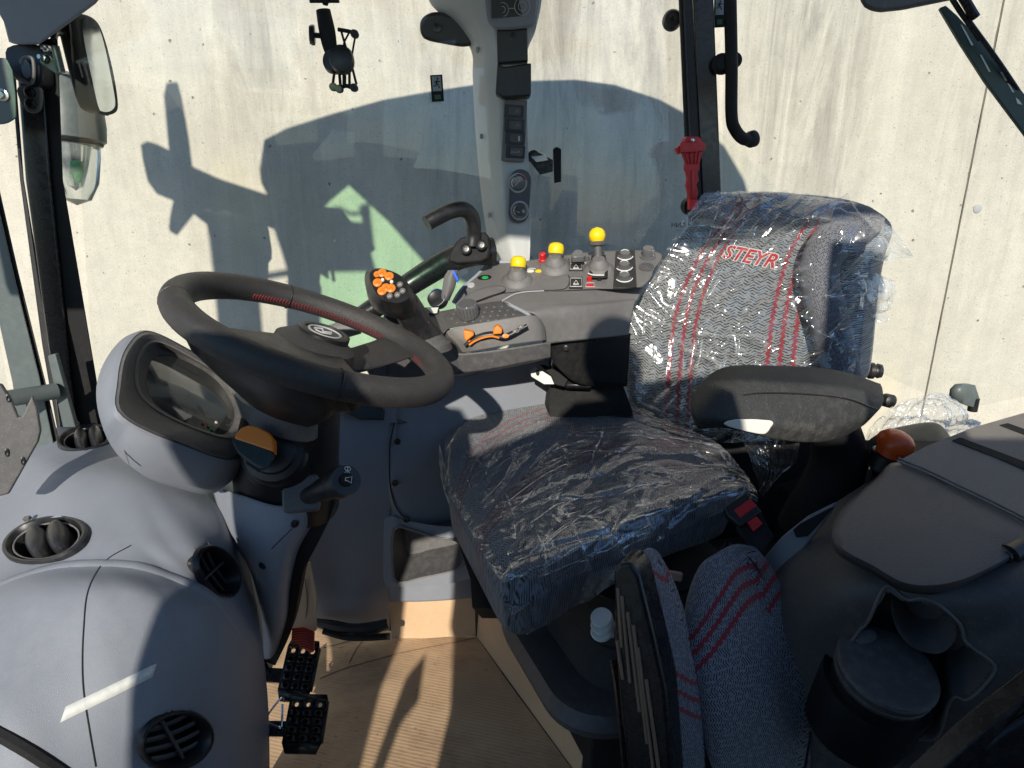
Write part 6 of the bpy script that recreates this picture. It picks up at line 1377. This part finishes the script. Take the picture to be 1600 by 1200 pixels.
bgr = [R((1340, 700, 1.50), (1362, 660, 1.50), (1392, 634, 1.52), (1432, 620, 1.55), (1468, 612, 1.57), (1500, 630, 1.56), (1536, 648, 1.54)),
       R((1345, 712, 1.46), (1375, 682, 1.46), (1410, 660, 1.47), (1445, 650, 1.48), (1480, 646, 1.49), (1510, 655, 1.49), (1532, 662, 1.49)),
       R((1352, 725, 1.43), (1385, 702, 1.43), (1420, 688, 1.44), (1455, 680, 1.44), (1485, 678, 1.44), (1510, 676, 1.45), (1528, 676, 1.45))]
ob('bag_skin', patch(bgr, 130, 70, disp=lambda u, v, a, b: wr(u, v, .022, 9, 1, 61) + wr(u, v, .006, 25, 1, 3)), M['bag'], bg, ang=180)
ob('bag_underside', patch([R((1320, 740, 1.42), (1330, 715, 1.41), (1340, 700, 1.42), (1350, 690, 1.43)), R((1335, 760, 1.40), (1350, 735, 1.39), (1372, 715, 1.40), (1388, 705, 1.41))], 50, 40, disp=lambda u, v, a, b: wr(u, v, .012, 16, 1, 71)), M['film'], bg, ang=180)
bp = thing('black_pad', 'black padded panel lying between the plastic bag and the rear console', 'pad', U(1430, 720, 1.38))
ob('pad_body', pillow([R((1352, 680, 1.44), (1400, 664, 1.45), (1460, 655, 1.46), (1484, 672, 1.46)), R((1365, 705, 1.38), (1410, 692, 1.38), (1460, 690, 1.38), (1500, 695, 1.38)), R((1375, 735, 1.34), (1420, 725, 1.34), (1470, 715, 1.34), (1510, 712, 1.34))], (0, .02, -.05), 30, 24, p=5), M['black'], bp, ang=80)
rk = thing('rear_lock_knob', 'small grey black latch knob standing out in front of the sunlit wall at right', 'latch', U(1505, 640, 1.6))
ob('knob_body', rings([R((1482, 622, 1.60), (1500, 630, 1.58), (1528, 638, 1.60), (1510, 634, 1.64)), R((1484, 608, 1.60), (1502, 612, 1.57), (1530, 620, 1.60), (1510, 612, 1.65)), R((1492, 600, 1.60), (1504, 600, 1.58), (1524, 602, 1.60), (1508, 599, 1.64))], 36), M['frame'], rk, ang=70)
ob('knob_base', tube([U(1519, 642, 1.60), U(1523, 622, 1.60)], .012, 10, 0), M['blackm'], rk)
ob('rear_hinge', lathe(frame(U(1388, 626, 1.6), (.3, -1, .1)), [(.018, -.01), (.018, .01), (.010, .016), (0, .016)], 20), M['black'], fr)
ob('console_backing', cuboid(Matrix.Translation((1.30, 1.15, .32)), .9, .5, .58), M['matte'], rc_, bevel=.02)
# ---------------------------------------------------------------- added unseen blockers behind the camera, outlined to cast the shade in the cab
dr = thing('shade_blocker', 'added unseen black panel, post and bar behind the camera, shaped to shade the cab', 'light blocker', (.3, -.28, .2))
YD = -.25
def dx(q, t=.04, y=YD): return extr([V((a, y, b)) for a, b in q], (0, -t, 0))
ob('lower_panel', join(dx([(-.62, -1.0), (-.44, -1.0), (-.44, .55), (-.475, .70), (-.47, .86), (-.455, 1.06), (-.33, 1.10), (-.325, .98), (-.34, .80), (-.29, .66), (-.265, -1.0), (.02, -1.0), (1.5, -1.0), (1.5, 1.25), (.9, 1.33), (.57, 1.33), (.30, 1.30), (.27, 1.42), (.16, 1.48), (-.02, 1.46), (-.10, 1.38), (-.26, 1.30), (-.29, 1.37), (-.33, 1.44), (-.5, 1.46), (-.578, 1.44), (-.590, 1.40), (-.580, 1.365), (-.60, 1.35), (-.63, 1.33), (-.635, 1.2), (-.62, .9)])), M['matte'], dr, smooth=False)  # added panel, its outline cut to leave the sun patches in the cab
ob('gap_blocker', dx([(-.425, .5), (-.405, .5), (-.395, .64), (-.37, .67), (-.39, .74), (-.42, .70)], .01), M['matte'], dr, smooth=False)  # added sliver that narrows the sun stripe on the floor
ob('blocker_post', join(dx([(.55, 1.2), (.70, 1.2), (.76, 1.86), (.585, 1.86)])), M['blackm'], dr, smooth=False)
ob('blocker_bar', tube([V((.10, YD - .03, 1.50)), V((.3, YD - .03, 1.51)), V((.6, YD - .03, 1.50))], .045, 12, 3), M['blackm'], dr)
rmr = thing('head_shade_blocker', 'added unseen disc behind the camera that casts a head shaped shadow on the console', 'mirror', (.08, -.3, 1.4))
ob('mirror_shell', lathe(frame(V((.085, -.27, 1.585)), (0, -1, 0)), [(0, -.01), (.09, -.005), (.10, .01), (.09, .04), (0, .06)], 32, .9, 1.05), M['black'], rmr)  # disc added for the head shadow of the person at the camera
